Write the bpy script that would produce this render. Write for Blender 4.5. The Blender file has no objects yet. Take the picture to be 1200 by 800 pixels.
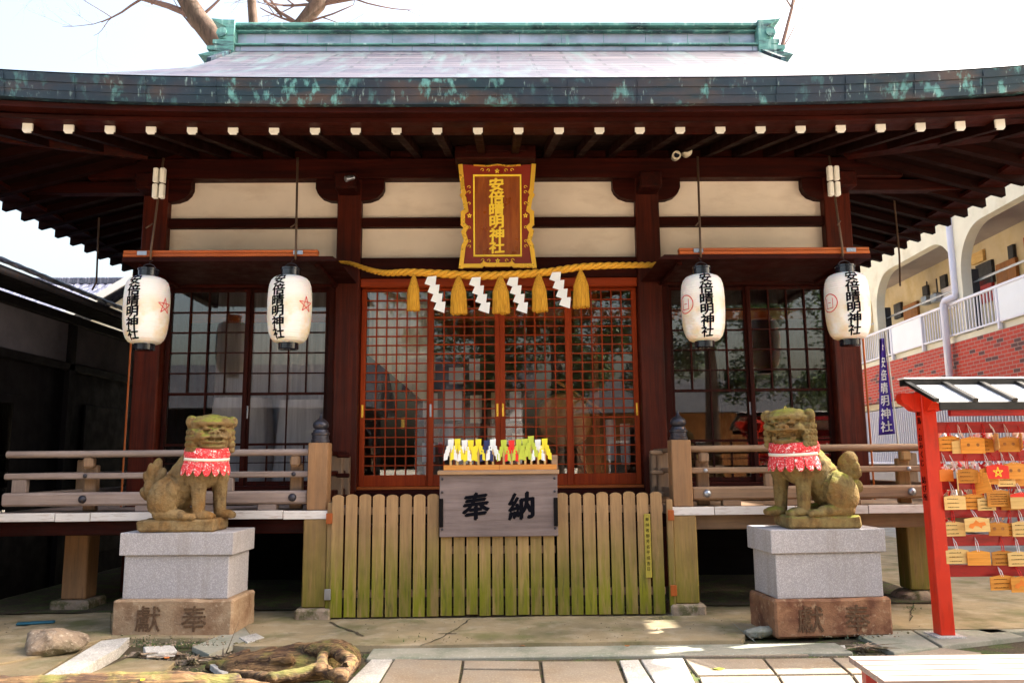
import bpy, bmesh, math, random
from mathutils import Vector, Matrix, noise
random.seed(7)
PI = math.pi
rad = math.radians
scn = bpy.context.scene
COL = scn.collection

# ------------------------------------------------------------ camera, sky, sun, exposure
F, PITCH, YAW, ROLL, EYE = 940.0, 8.5, -0.9, 0.5, 1.5
RM = Matrix.Rotation(rad(YAW), 3, 'Z') @ Matrix.Rotation(rad(90 + PITCH), 3, 'X') @ Matrix.Rotation(rad(-ROLL), 3, 'Z')
cam = bpy.data.cameras.new('camera')
cam.sensor_width = 36.0
cam.lens = F / 1200 * 36
cam.clip_start = 0.1
cam.clip_end = 3000
co = bpy.data.objects.new('camera', cam)
COL.objects.link(co)
co.matrix_world = Matrix.Translation((0, 0, EYE)) @ RM.to_4x4()
scn.camera = co

SUN_EL, SUN_AZ = 44.0, 12.0        # azimuth from +X towards +Y
w = bpy.data.worlds.new('World'); scn.world = w; w.use_nodes = True
nt = w.node_tree; nt.nodes.clear()
wo = nt.nodes.new('ShaderNodeOutputWorld'); bg = nt.nodes.new('ShaderNodeBackground')
sky = nt.nodes.new('ShaderNodeTexSky'); sky.sky_type = 'NISHITA'; sky.sun_disc = False
sky.sun_elevation = rad(SUN_EL); sky.sun_rotation = rad(90 - SUN_AZ)
sky.dust_density = 10.0; sky.air_density = 1.4; sky.ozone_density = 0.0
nt.links.new(sky.outputs[0], bg.inputs[0]); bg.inputs[1].default_value = 0.15
nt.links.new(bg.outputs[0], wo.inputs[0])
sl = bpy.data.lights.new('sun', 'SUN'); sl.energy = 5.0; sl.angle = rad(0.5); sl.color = (1, 0.94, 0.84)
so = bpy.data.objects.new('sun', sl); COL.objects.link(so)
sd = Vector((math.cos(rad(SUN_EL)) * math.cos(rad(SUN_AZ)), math.cos(rad(SUN_EL)) * math.sin(rad(SUN_AZ)), math.sin(rad(SUN_EL))))
so.rotation_euler = sd.to_track_quat('Z', 'Y').to_euler(); so.location = sd * 40
scn.view_settings.view_transform = 'Standard'; scn.view_settings.look = 'None'
scn.view_settings.gamma = 1.0; scn.view_settings.exposure = 2.02
scn.render.engine = 'CYCLES'
scn.cycles.max_bounces = 7; scn.cycles.diffuse_bounces = 4; scn.cycles.transparent_max_bounces = 10
scn.cycles.caustics_reflective = False; scn.cycles.caustics_refractive = False

def ray(px, py): return RM @ Vector(((px - 600) / F, (400 - py) / F, -1.0))
def atY(px, py, Y):
    d = ray(px, py); return Vector((0, 0, EYE)) + d * (Y / d.y)
def atZ(px, py, Z=0.0):
    d = ray(px, py); return Vector((0, 0, EYE)) + d * ((Z - EYE) / d.z)
def atX(px, py, X):
    d = ray(px, py); return Vector((0, 0, EYE)) + d * (X / d.x)

# ------------------------------------------------------------ materials
class G:
    def __init__(s, name):
        s.m = bpy.data.materials.new(name); s.m.use_nodes = True
        s.t = s.m.node_tree; s.t.nodes.clear()
        s.out = s.n('OutputMaterial'); s.tc = s.n('TexCoord')
    def n(s, k, **kw):
        x = s.t.nodes.new('ShaderNode' + k)
        for a, b in kw.items(): setattr(x, a, b)
        return x
    def l(s, a, b): s.t.links.new(a, b)
    def mp(s, sc):
        m = s.n('Mapping'); s.l(s.tc.outputs['Object'], m.inputs[0])
        m.inputs['Scale'].default_value = sc if isinstance(sc, tuple) else (sc,) * 3
        return m.outputs[0]
    def noise(s, sc, d=4, r=.6, w=0):
        x = s.n('TexNoise'); s.l(s.mp(sc), x.inputs['Vector']); x.inputs['Scale'].default_value = 1
        x.inputs['Detail'].default_value = d; x.inputs['Roughness'].default_value = r; x.inputs['Distortion'].default_value = w
        return x.outputs['Fac']
    def rng(s, v, lo, hi, a=0., b=1.):
        x = s.n('MapRange'); s.l(v, x.inputs[0])
        for i, q in enumerate((lo, hi, a, b)): x.inputs[i + 1].default_value = q
        return x.outputs[0]
    def math(s, op, a, b):
        x = s.n('Math', operation=op)
        for i, q in enumerate((a, b)):
            if isinstance(q, (int, float)): x.inputs[i].default_value = q
            else: s.l(q, x.inputs[i])
        return x.outputs[0]
    def mix(s, f, a, b, bt='MIX'):
        x = s.n('Mix', data_type='RGBA', blend_type=bt)
        for i, q in ((0, f), (6, a), (7, b)):
            if isinstance(q, (int, float)): x.inputs[i].default_value = q
            elif isinstance(q, tuple): x.inputs[i].default_value = (*q[:3], 1)
            else: s.l(q, x.inputs[i])
        return x.outputs[2]

def M(name, base, layers=(), rough=.7, metal=0., bump=None, val=.25, spec=.4, island=0., rlayer=None, trans=0., sheen=0):
    """base colour + noise layers; layer = dict(c,s,lo,hi[,d,w,z=(z0,z1),up=(a,b)])"""
    g = G(name); bs = g.n('BsdfPrincipled'); g.l(bs.outputs[0], g.out.inputs[0])
    col = g.mix(1.0, base, base)
    v = g.rng(g.noise(1.7, 5), .3, .7, 1 - val, 1 + val)
    def mul(col, v):
        hv = g.n('HueSaturation'); g.l(col, hv.inputs['Color']); g.l(v, hv.inputs['Value']); return hv.outputs[0]
    for L in layers:
        if 'vor' in L:
            x = g.n('TexVoronoi'); g.l(g.mp(L['s']), x.inputs['Vector']); x.inputs['Scale'].default_value = 1
            rr = g.n('SeparateColor'); g.l(x.outputs['Color'], rr.inputs[0])
            f = g.rng(rr.outputs[L['vor']], L['lo'], L['hi'])
        elif 's' in L:
            f = g.rng(g.noise(L['s'], L.get('d', 4), .6, L.get('w', 0)), L['lo'], L['hi'])
        else:
            f = g.n('Value'); f.outputs[0].default_value = 1; f = f.outputs[0]
        if 'z' in L:
            sp = g.n('SeparateXYZ'); g.l(g.tc.outputs['Object'], sp.inputs[0])
            f = g.math('MULTIPLY', f, g.rng(sp.outputs[L.get('ax', 2)], *L['z']))
        if 'up' in L:
            ge = g.n('NewGeometry'); sp = g.n('SeparateXYZ'); g.l(ge.outputs['Normal'], sp.inputs[0])
            f = g.math('MULTIPLY', f, g.rng(sp.outputs[2], *L['up']))
        if 'k' in L: f = g.math('MULTIPLY', f, L['k'])
        col = g.mix(f, col, L['c'])
    col = mul(col, v)
    if island:
        ge = g.n('NewGeometry'); oi = g.n('ObjectInfo')
        r = g.math('FRACT', g.math('ADD', ge.outputs['Random Per Island'], oi.outputs['Random']), 0)
        col = mul(col, g.rng(r, 0, 1, 1 - island, 1 + island))
    g.l(col, bs.inputs['Base Color'])
    bs.inputs['Metallic'].default_value = metal; bs.inputs['Specular IOR Level'].default_value = spec
    g.l(g.rng(g.noise(6, 3), .3, .7, max(.02, rough - .12), min(1, rough + .12)), bs.inputs['Roughness'])
    if bump:
        b = g.n('Bump'); b.inputs['Strength'].default_value = bump[1]; b.inputs['Distance'].default_value = .01
        g.l(g.noise(bump[0], 6, .65), b.inputs['Height']); g.l(b.outputs[0], bs.inputs['Normal'])
    if trans:
        bs.inputs['Subsurface Weight'].default_value = trans; bs.inputs['Subsurface Scale'].default_value = .05
    return g.m

def wood(name, a, b, ax='z', moss=None, rough=.65, bs=.35, island=.12, val=.2, extra=(), spec=.4):
    st = {'x': (1.2, 22, 22), 'y': (22, 1.2, 22), 'z': (22, 22, 1.2)}[ax]
    fi = tuple(q * 3.5 for q in st)
    L = [dict(c=b, s=st, lo=.35, hi=.68, d=5, w=.4), dict(c=tuple(q * .45 for q in a), s=fi, lo=.56, hi=.75, k=.6)]
    if moss: L += moss
    L += list(extra)
    return M(name, a, L, rough=rough, bump=(fi, bs), island=island, val=val, spec=spec)

MAT = {}
def mats():
    m = MAT
    m['patina'] = M('copper_eave', (.018, .040, .058), [
        dict(c=(.10, .06, .045), s=(1.3, 1.3, 5), lo=.45, hi=.6, k=.7),
        dict(c=(.16, .42, .42), s=(9, 9, 5), lo=.55, hi=.66, d=9, w=.0, k=.85), dict(c=(.02, .035, .06), s=(1.1, 1, .4), lo=.42, hi=.56, k=.75),
        dict(c=(.55, .8, .78), s=(22, 22, 5), lo=.62, hi=.74, k=.5)], rough=.5, metal=.25, bump=(30, .2))
    m['green'] = M('copper_verdigris', (.13, .34, .31), [dict(c=(.05, .09, .11), s=(3, 3, 14), lo=.46, hi=.64),
        dict(c=(.5, .75, .7), s=(14, 14, 3), lo=.55, hi=.7, k=.6)], rough=.6, bump=(40, .2))
    # ridge panels with seams
    m['ridge'] = M('copper_panel', (.36, .40, .50), [dict(c=(.17, .25, .3), s=(1.1, 1, 3), lo=.5, hi=.7),
        dict(c=(.28, .5, .46), s=(12, 6, 3), lo=.6, hi=.7, k=.6)], rough=.42, metal=.3)
    g = G('copper_roof_sheets'); b = g.n('BsdfPrincipled'); g.l(b.outputs[0], g.out.inputs[0])
    br = g.n('TexBrick'); mpn = g.n('Mapping'); g.l(g.tc.outputs['Object'], mpn.inputs[0])
    g.l(mpn.outputs[0], br.inputs['Vector'])
    for k, v in (('Scale', 1.0), ('Brick Width', .9), ('Row Height', .24), ('Mortar Size', .022)): br.inputs[k].default_value = v
    br.inputs['Color1'].default_value = (.13, .11, .135, 1); br.inputs['Color2'].default_value = (.085, .075, .10, 1); br.inputs['Mortar'].default_value = (.05, .05, .06, 1)
    c = g.mix(g.rng(g.noise((.8, 14, 9), 6), .48, .6), br.outputs['Color'], (.03, .03, .055))
    c = g.mix(g.rng(g.noise((5, .6, 1), 5), .5, .72), c, (.10, .15, .16))
    g.l(c, b.inputs['Base Color']); b.inputs['Roughness'].default_value = .42; b.inputs['Metallic'].default_value = .2
    bu = g.n('Bump'); bu.inputs['Strength'].default_value = .6; bu.inputs['Distance'].default_value = .02
    g.l(br.outputs['Fac'], bu.inputs['Height']); bu.invert = True; g.l(bu.outputs[0], b.inputs['Normal'])
    m['roof'] = g.m
    D1, D2 = (.036, .0034, .0010), (.012, .0016, .0007)
    for ax in 'xyz':
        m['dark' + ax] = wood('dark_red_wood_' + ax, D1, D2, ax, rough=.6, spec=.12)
        m['weath' + ax] = wood('weathered_wood_' + ax, (.30, .185, .105), (.20, .13, .085), ax)
        m['pale' + ax] = wood('grey_wood_' + ax, (.32, .25, .22), (.24, .18, .16), ax, bs=.5)
        m['door' + ax] = wood('orange_red_wood_' + ax, (.33, .042, .004), (.22, .024, .003), ax, rough=.6, bs=.2, spec=.2)
        m['hot' + ax] = wood('orange_brown_wood_' + ax, (.42, .10, .012), (.3, .06, .008), ax, rough=.5, bs=.2)
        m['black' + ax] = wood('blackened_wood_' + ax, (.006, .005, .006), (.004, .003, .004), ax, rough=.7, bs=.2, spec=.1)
    m['stripw'] = wood('mossy_strip_wood', (.42, .33, .05), (.28, .24, .03), 'z')
    m['trayw'] = wood('tray_wood', (.70, .30, .06), (.6, .22, .04), 'x', rough=.5)
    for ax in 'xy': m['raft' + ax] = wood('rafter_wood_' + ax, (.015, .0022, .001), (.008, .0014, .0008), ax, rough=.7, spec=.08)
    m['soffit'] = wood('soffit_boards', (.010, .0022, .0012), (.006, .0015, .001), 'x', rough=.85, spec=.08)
    m['pillar'] = wood('pillar_wood', (.085, .010, .0022), (.032, .004, .0012), 'z', rough=.55, spec=.2)
    moss = lambda z0, z1, k=.9: [dict(c=(.16, .16, .004), s=(26, 26, 2.2), lo=.24, hi=.55, z=(z1, z0), k=k),
                                 dict(c=(.05, .055, .008), s=(40, 40, 4), lo=.55, hi=.72, z=(z1 * .8, z0), k=.8)]
    m['picket'] = wood('mossy_picket_wood', (.37, .225, .105), (.26, .155, .07), 'z', moss=moss(.25, .95, 1.0), island=.16)
    m['postmoss'] = wood('mossy_post_wood', (.36, .22, .08), (.26, .16, .07), 'z', moss=moss(.1, 1.0, .8))
    m['post'] = wood('post_wood', (.36, .19, .085), (.25, .14, .07), 'z')
    m['box'] = wood('offering_box_wood', (.20, .155, .15), (.135, .10, .095), 'x', rough=.6, bs=.5)
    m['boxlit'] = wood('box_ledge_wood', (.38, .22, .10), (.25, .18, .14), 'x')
    m['white'] = M('white_paint', (.82, .80, .74), [dict(c=(.5, .45, .38), s=14, lo=.62, hi=.8, k=.6)], rough=.55, val=.05)
    m['deckend'] = M('white_board_end', (.74, .70, .68), [dict(c=(.42, .33, .28), s=(6, 30, 60), lo=.52, hi=.72, k=.8)], rough=.7, val=.12, island=.1)
    m['plaster'] = M('cream_plaster', (.88, .77, .66), [dict(c=(.58, .45, .34), s=(1.5, 1.5, 4), lo=.5, hi=.8, k=.6)], rough=.85, val=.06, bump=(60, .08))
    m['plaster_grey'] = M('grey_plaster', (.085, .08, .10), [dict(c=(.05, .045, .06), s=2, lo=.45, hi=.7)], rough=.9, val=.1)
    gr = [dict(c=(.36, .34, .37), s=150, vor=0, lo=.5, hi=.7, k=.7), dict(c=(.66, .63, .66), s=190, vor=1, lo=.7, hi=.8, k=.6),
          dict(c=(.26, .22, .18), s=(9, 9, 1.1), lo=.5, hi=.72, k=.45)]
    m['granite'] = M('pink_grey_granite', (.37, .35, .36), gr, rough=.75, val=.07, bump=(160, .15))
    m['stone'] = M('brown_sandstone', (.37, .255, .16), [dict(c=(.20, .11, .06), s=4, lo=.45, hi=.7), dict(c=(.5, .38, .26), s=24, lo=.55, hi=.7, k=.6),
        dict(c=(.16, .09, .05), s=70, lo=.6, hi=.7, k=.7)], rough=.9, bump=(45, .6), val=.2)
    m['stonered'] = M('red_brown_stone', (.30, .15, .08), [dict(c=(.14, .055, .03), s=5, lo=.42, hi=.66), dict(c=(.48, .33, .2), s=16, lo=.56, hi=.7, k=.7),
        dict(c=(.12, .055, .03), s=70, lo=.6, hi=.7, k=.7)], rough=.9, bump=(40, .8), val=.2)
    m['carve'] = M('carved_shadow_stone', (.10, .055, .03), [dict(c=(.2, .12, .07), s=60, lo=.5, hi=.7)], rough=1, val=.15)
    m['foot'] = M('footing_stone', (.30, .23, .17), [dict(c=(.12, .11, .05), s=9, lo=.45, hi=.6), dict(c=(.42, .36, .3), s=40, lo=.55, hi=.7, k=.6)], rough=.95, bump=(40, .8))
    ml = [dict(c=(.20, .105, .035), s=5, lo=.42, hi=.68), dict(c=(.11, .06, .025), s=30, lo=.52, hi=.7, k=.6), dict(c=(.44, .32, .15), s=60, lo=.58, hi=.72, k=.5),
          dict(c=(.23, .27, .035), s=7, lo=.42, hi=.58, up=(.1, .7), z=(.45, .85), k=.8)]
    ml.append(dict(c=(.08, .055, .03), s=(16, 16, 9), lo=.52, hi=.66, d=8, k=.6))
    m['lion'] = M('carved_tan_stone', (.24, .17, .085), ml, rough=.95, bump=(55, 1.), val=.28, spec=.2)
    m['lion2'] = M('carved_olive_stone', (.225, .17, .07), ml[:3] + [dict(c=(.21, .23, .03), s=6, lo=.44, hi=.6, up=(.1, .7), k=.7), dict(c=(.075, .05, .025), s=(16, 16, 9), lo=.50, hi=.66, d=8, k=.65)], rough=.95, bump=(55, 1.), val=.28, spec=.2)
    m['bib'] = M('red_printed_cloth', (.72, .035, .045), [dict(c=(.86, .42, .42), s=34, lo=.56, hi=.60, d=2, w=2.5, k=.6), dict(c=(.9, .8, .78), s=46, lo=.63, hi=.66, d=1, w=1)], rough=.85, val=.08, bump=(200, .2))
    m['bibwhite'] = M('white_ribbon', (.82, .76, .66), rough=.8, val=.05)
    m['rope'] = M('golden_rope', (.78, .40, .035), [dict(c=(.5, .22, .015), s=(60, 60, 200), lo=.5, hi=.7)], rough=.75, bump=(150, .5), val=.08)
    m['tassel'] = M('golden_tassel_thread', (.74, .38, .03), [dict(c=(.42, .18, .01), s=(240, 240, 6), lo=.46, hi=.62)], rough=.8, bump=((240, 240, 5), 1.), val=.06)
    m['paper'] = M('white_paper', (.86, .85, .84), rough=.7, val=.03, trans=.1)
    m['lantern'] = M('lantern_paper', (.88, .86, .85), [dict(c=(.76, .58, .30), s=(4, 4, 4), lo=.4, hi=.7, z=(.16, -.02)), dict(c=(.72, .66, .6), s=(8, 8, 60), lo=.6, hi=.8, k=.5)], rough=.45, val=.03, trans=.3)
    m['lacquer'] = M('black_lacquer', (.012, .013, .02), rough=.16, val=.1, spec=.6)
    m['ink'] = M('black_ink', (.004, .004, .007), rough=.9, val=.05, spec=.08)
    m['redink'] = M('faded_red_ink', (.66, .06, .06), [dict(c=(.85, .6, .55), s=40, lo=.55, hi=.7, k=.7)], rough=.6, val=.05)
    m['gold'] = M('gold_leaf', (1.0, .60, .07), rough=.32, metal=.55, val=.1)
    m['goldpaint'] = M('gold_paint', (1.0, .72, .06), rough=.5, metal=0, val=.05)
    m['plaquewood'] = wood('plaque_board_wood', (.36, .095, .014), (.25, .05, .01), 'z', rough=.35)
    m['plaquered'] = M('plaque_red_lacquer', (.24, .024, .012), rough=.35, val=.12)
    m['iron'] = M('dark_iron', (.05, .05, .065), [dict(c=(.1, .06, .04), s=30, lo=.55, hi=.7)], rough=.45, metal=.6)
    m['steel'] = M('bolt_steel', (.35, .37, .42), rough=.35, metal=.8)
    m['rod'] = M('brown_rod', (.11, .065, .04), rough=.5, metal=.3)
    m['verm'] = M('vermilion_paint', (.66, .028, .008), [dict(c=(.45, .02, .008), s=(14, 14, 3), lo=.5, hi=.75), dict(c=(.75, .18, .06), s=50, lo=.66, hi=.74, k=.5)], rough=.42, val=.1, bump=(60, .1))
    m['redbar'] = M('dark_red_paint', (.40, .012, .012), [dict(c=(.22, .01, .01), s=(4, 20, 20), lo=.45, hi=.7)], rough=.4, val=.12)
    m['blackpaint'] = M('black_paint', (.012, .012, .012), rough=.4)
    m['ema'] = M('ema_wood', (.74, .31, .045), [dict(c=(.55, .2, .025), s=(3, 3, 40), lo=.4, hi=.7)], rough=.6, island=.25, val=.08)
    m['emapale'] = M('pale_ema_wood', (.80, .54, .21), [dict(c=(.66, .40, .13), s=(3, 3, 40), lo=.4, hi=.7)], rough=.6, island=.15, val=.08)
    m['emared'] = M('red_ema_paint', (.80, .03, .015), rough=.5, val=.05)
    m['emaor'] = M('orange_stamp', (.80, .22, .03), rough=.6)
    m['cordred'] = M('red_cord', (.65, .03, .03), rough=.8)
    m['cordwhite'] = M('white_cord', (.75, .7, .72), rough=.8)
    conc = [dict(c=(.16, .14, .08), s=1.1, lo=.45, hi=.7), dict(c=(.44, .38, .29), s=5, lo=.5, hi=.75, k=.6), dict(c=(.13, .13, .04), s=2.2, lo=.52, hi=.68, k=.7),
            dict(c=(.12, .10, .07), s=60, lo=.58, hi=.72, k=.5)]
    m['apron'] = M('old_concrete', (.30, .235, .14), conc, rough=.92, bump=(50, .5), val=.2)
    m['kerb'] = M('grey_green_kerb', (.29, .28, .23), [dict(c=(.18, .2, .15), s=3, lo=.45, hi=.7), dict(c=(.45, .44, .4), s=50, lo=.55, hi=.7, k=.5)], rough=.9, bump=(60, .4), val=.15)
    m['paver'] = M('worn_paving_stone', (.27, .225, .175), [dict(c=(.25, .19, .13), s=2.3, lo=.42, hi=.7), dict(c=(.48, .42, .34), s=60, lo=.55, hi=.68, k=.5),
        dict(c=(.14, .11, .07), s=30, lo=.62, hi=.74, k=.6)], rough=.9, bump=(60, .5), val=.15, island=.12)
    m['paverg'] = M('pale_granite_paving', (.48, .46, .43), [dict(c=(.32, .31, .30), s=4, lo=.45, hi=.7), dict(c=(.7, .68, .66), s=110, vor=1, lo=.7, hi=.78, k=.6)], rough=.85, bump=(80, .4), island=.12)
    m['soil'] = M('soil_and_underfloor_shade', (.055, .042, .025), [dict(c=(.06, .09, .02), s=6, lo=.48, hi=.62), dict(c=(.15, .11, .07), s=50, lo=.52, hi=.66, k=.7)], rough=1, bump=(40, 1.))  # real soil; also the dark colour of the shade sheet below the deck
    m['ground'] = M('courtyard_ground', (.38, .34, .28), [dict(c=(.28, .24, .18), s=.8, lo=.4, hi=.7), dict(c=(.5, .46, .4), s=30, lo=.5, hi=.7, k=.5)], rough=.95, bump=(30, .5))
    m['rock'] = M('rough_boulder', (.31, .235, .17), [dict(c=(.14, .10, .07), s=9, lo=.45, hi=.65), dict(c=(.5, .42, .33), s=34, lo=.55, hi=.7), dict(c=(.1, .11, .04), s=5, lo=.5, hi=.7, z=(.15, 0))], rough=.95, bump=(40, 1.))
    m['root'] = M('weathered_root_wood', (.15, .085, .038), [dict(c=(.05, .025, .014), s=(2.2, 22, 22), lo=.44, hi=.58, w=.5), dict(c=(.36, .22, .10), s=(4, 60, 60), lo=.54, hi=.68, w=.4, k=.7),
        dict(c=(.14, .15, .035), s=4, lo=.5, hi=.65, up=(0, .7), k=.7), dict(c=(.05, .03, .025), s=6, lo=.58, hi=.7)], rough=.85, bump=((5, 60, 60), 2.2), val=.25)
    m['blue'] = M('blue_plastic', (.012, .09, .14), rough=.5)
    g = G('brick_wall'); b = g.n('BsdfPrincipled'); g.l(b.outputs[0], g.out.inputs[0])
    sp = g.n('SeparateXYZ'); g.l(g.tc.outputs['Object'], sp.inputs[0]); cb = g.n('CombineXYZ')
    g.l(sp.outputs[1], cb.inputs[0]); g.l(sp.outputs[2], cb.inputs[1])
    br = g.n('TexBrick'); g.l(cb.outputs[0], br.inputs['Vector'])
    for k, v in (('Scale', 1.0), ('Brick Width', .235), ('Row Height', .082), ('Mortar Size', .007), ('Bias', 0)): br.inputs[k].default_value = v
    br.inputs['Color1'].default_value = (.0, 0, 0, 1); br.inputs['Color2'].default_value = (1, 1, 1, 1); br.inputs['Mortar'].default_value = (.5, .5, .5, 1)
    ss = g.n('SeparateColor'); g.l(br.outputs['Color'], ss.inputs[0])
    c = g.mix(g.rng(ss.outputs[0], 0, 1), (.40, .020, .007), (.52, .035, .010))
    c = g.mix(g.rng(ss.outputs[0], .86, .9), c, (.10, .022, .022))
    c = g.mix(br.outputs['Fac'], c, (.34, .22, .18))
    g.l(c, b.inputs['Base Color']); b.inputs['Roughness'].default_value = .7
    m['brick'] = g.m
    m['cream'] = M('cream_render', (.76, .70, .56), [dict(c=(.58, .50, .34), s=1.2, lo=.5, hi=.8)], rough=.85, val=.06)
    m['creamin'] = M('yellow_render', (.60, .50, .34), [dict(c=(.5, .38, .18), s=1.5, lo=.45, hi=.8)], rough=.85, val=.08)
    m['greysoff'] = M('grey_soffit', (.36, .31, .29), rough=.9, val=.1)
    m['rail'] = M('white_rail_paint', (.80, .76, .82), rough=.5, val=.04)
    m['panel'] = M('white_balcony_panel', (.86, .85, .87), rough=.45, val=.03)
    m['pvc'] = M('lilac_white_pipe', (.72, .67, .74), rough=.45, val=.05)
    m['shopdark'] = M('dark_opening', (.03, .03, .035), rough=.6)
    m['brownpanel'] = wood('brown_door_wood', (.38, .15, .04), (.26, .10, .03), 'z')
    m['tile'] = M('roof_tile', (.05, .055, .09), [dict(c=(.2, .2, .26), s=(30, 4, 4), lo=.5, hi=.65)], rough=.35, bump=((30, 5, 5), 1.), spec=.7)
    m['banner'] = M('purple_banner_cloth', (.045, .015, .26), [dict(c=(.03, .01, .16), s=8, lo=.45, hi=.7)], rough=.8, val=.1)
    m['bark'] = M('tree_bark', (.10, .065, .05), [dict(c=(.05, .035, .025), s=(12, 12, 3), lo=.45, hi=.65)], rough=.95, bump=((20, 20, 5), 1.))
    m['twig'] = M('pale_twig_bark', (.15, .095, .085), rough=.95)
    m['leaf'] = M('evergreen_leaf', (.035, .07, .02), [dict(c=(.08, .12, .03), s=3, lo=.45, hi=.65)], rough=.4, island=.35)
    m['floor'] = wood('hall_floor', (.20, .12, .06), (.14, .08, .04), 'x', rough=.35)
    m['innerwall'] = M('inner_wall', (.16, .10, .06), [dict(c=(.1, .06, .04), s=2, lo=.4, hi=.7)], rough=.8)
    m['curtain'] = M('white_curtain', (.70, .68, .72), [dict(c=(.5, .48, .52), s=(16, 16, .5), lo=.45, hi=.65)], rough=.85, val=.05, bump=((18, 18, .5), 1.))
    m['creamsheet'] = M('cream_cloth_and_reflection', (.88, .80, .62), [dict(c=(.6, .52, .4), s=(14, 14, .5), lo=.5, hi=.65)], rough=.85, val=.05)
    m['drum'] = wood('drum_wood', (.55, .27, .06), (.40, .17, .03), 'y', rough=.4)
    m['skin'] = M('drum_skin', (.62, .44, .22), rough=.6)
    m['yel'] = M('yellow_paper', (.85, .72, .03), rough=.6, val=.08); m['ygr'] = M('green_paper', (.50, .58, .06), rough=.6, val=.12)
    m['redp'] = M('red_paper', (.80, .03, .02), rough=.6, val=.08); m['navy'] = M('navy_paper', (.02, .03, .12), rough=.6)
    m['wand'] = M('pale_stick_wood', (.70, .45, .16), rough=.6)
    m['cam'] = M('cream_plastic', (.6, .54, .42), rough=.4, val=.05)
    m['greenp'] = M('green_plastic', (.02, .25, .13), rough=.4)
    g = G('window_glass'); tr = g.n('BsdfTransparent'); gl = g.n('BsdfGlossy'); gl.inputs['Roughness'].default_value = .015
    tr.inputs[0].default_value = (1, 1, 1, 1)
    fr = g.n('Fresnel'); fr.inputs[0].default_value = 1.6; mx = g.n('MixShader')
    g.l(g.math('ADD', fr.outputs[0], .04), mx.inputs[0]); g.l(tr.outputs[0], mx.inputs[1]); g.l(gl.outputs[0], mx.inputs[2]); g.l(mx.outputs[0], g.out.inputs[0])
    bn = g.n('Bump'); bn.inputs['Strength'].default_value = .05; g.l(g.noise(1.6, 2), bn.inputs['Height']); g.l(bn.outputs[0], gl.inputs['Normal'])
    m['glass'] = g.m
mats()

# ------------------------------------------------------------ object helpers
def tag(o, label=None, cat=None, group=None, kind=None):
    for k, v in (('label', label), ('category', cat), ('group', group), ('kind', kind)):
        if v: o[k] = v
    return o
def empty(name, loc, label, cat, group=None):
    o = bpy.data.objects.new(name, None); COL.objects.link(o); o.location = loc; o.empty_display_size = .1
    return tag(o, label, cat, group)
def origin(o):
    v = Vector((0, 0, 0))
    while o is not None: v += Vector(o.location); o = o.parent
    return v
def link(name, me, mat, parent=None, loc=None):
    """mesh has world coordinates; shift it to the parent's origin"""
    o = bpy.data.objects.new(name, me); COL.objects.link(o)
    if mat is not None:
        me.materials.clear()
        for q in (mat if isinstance(mat, (list, tuple)) else [mat]): me.materials.append(MAT[q] if isinstance(q, str) else q)
    if parent is not None:
        me.transform(Matrix.Translation(-origin(parent))); o.parent = parent
    elif loc is not None:
        me.transform(Matrix.Translation(-Vector(loc))); o.location = loc
    return o
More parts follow.
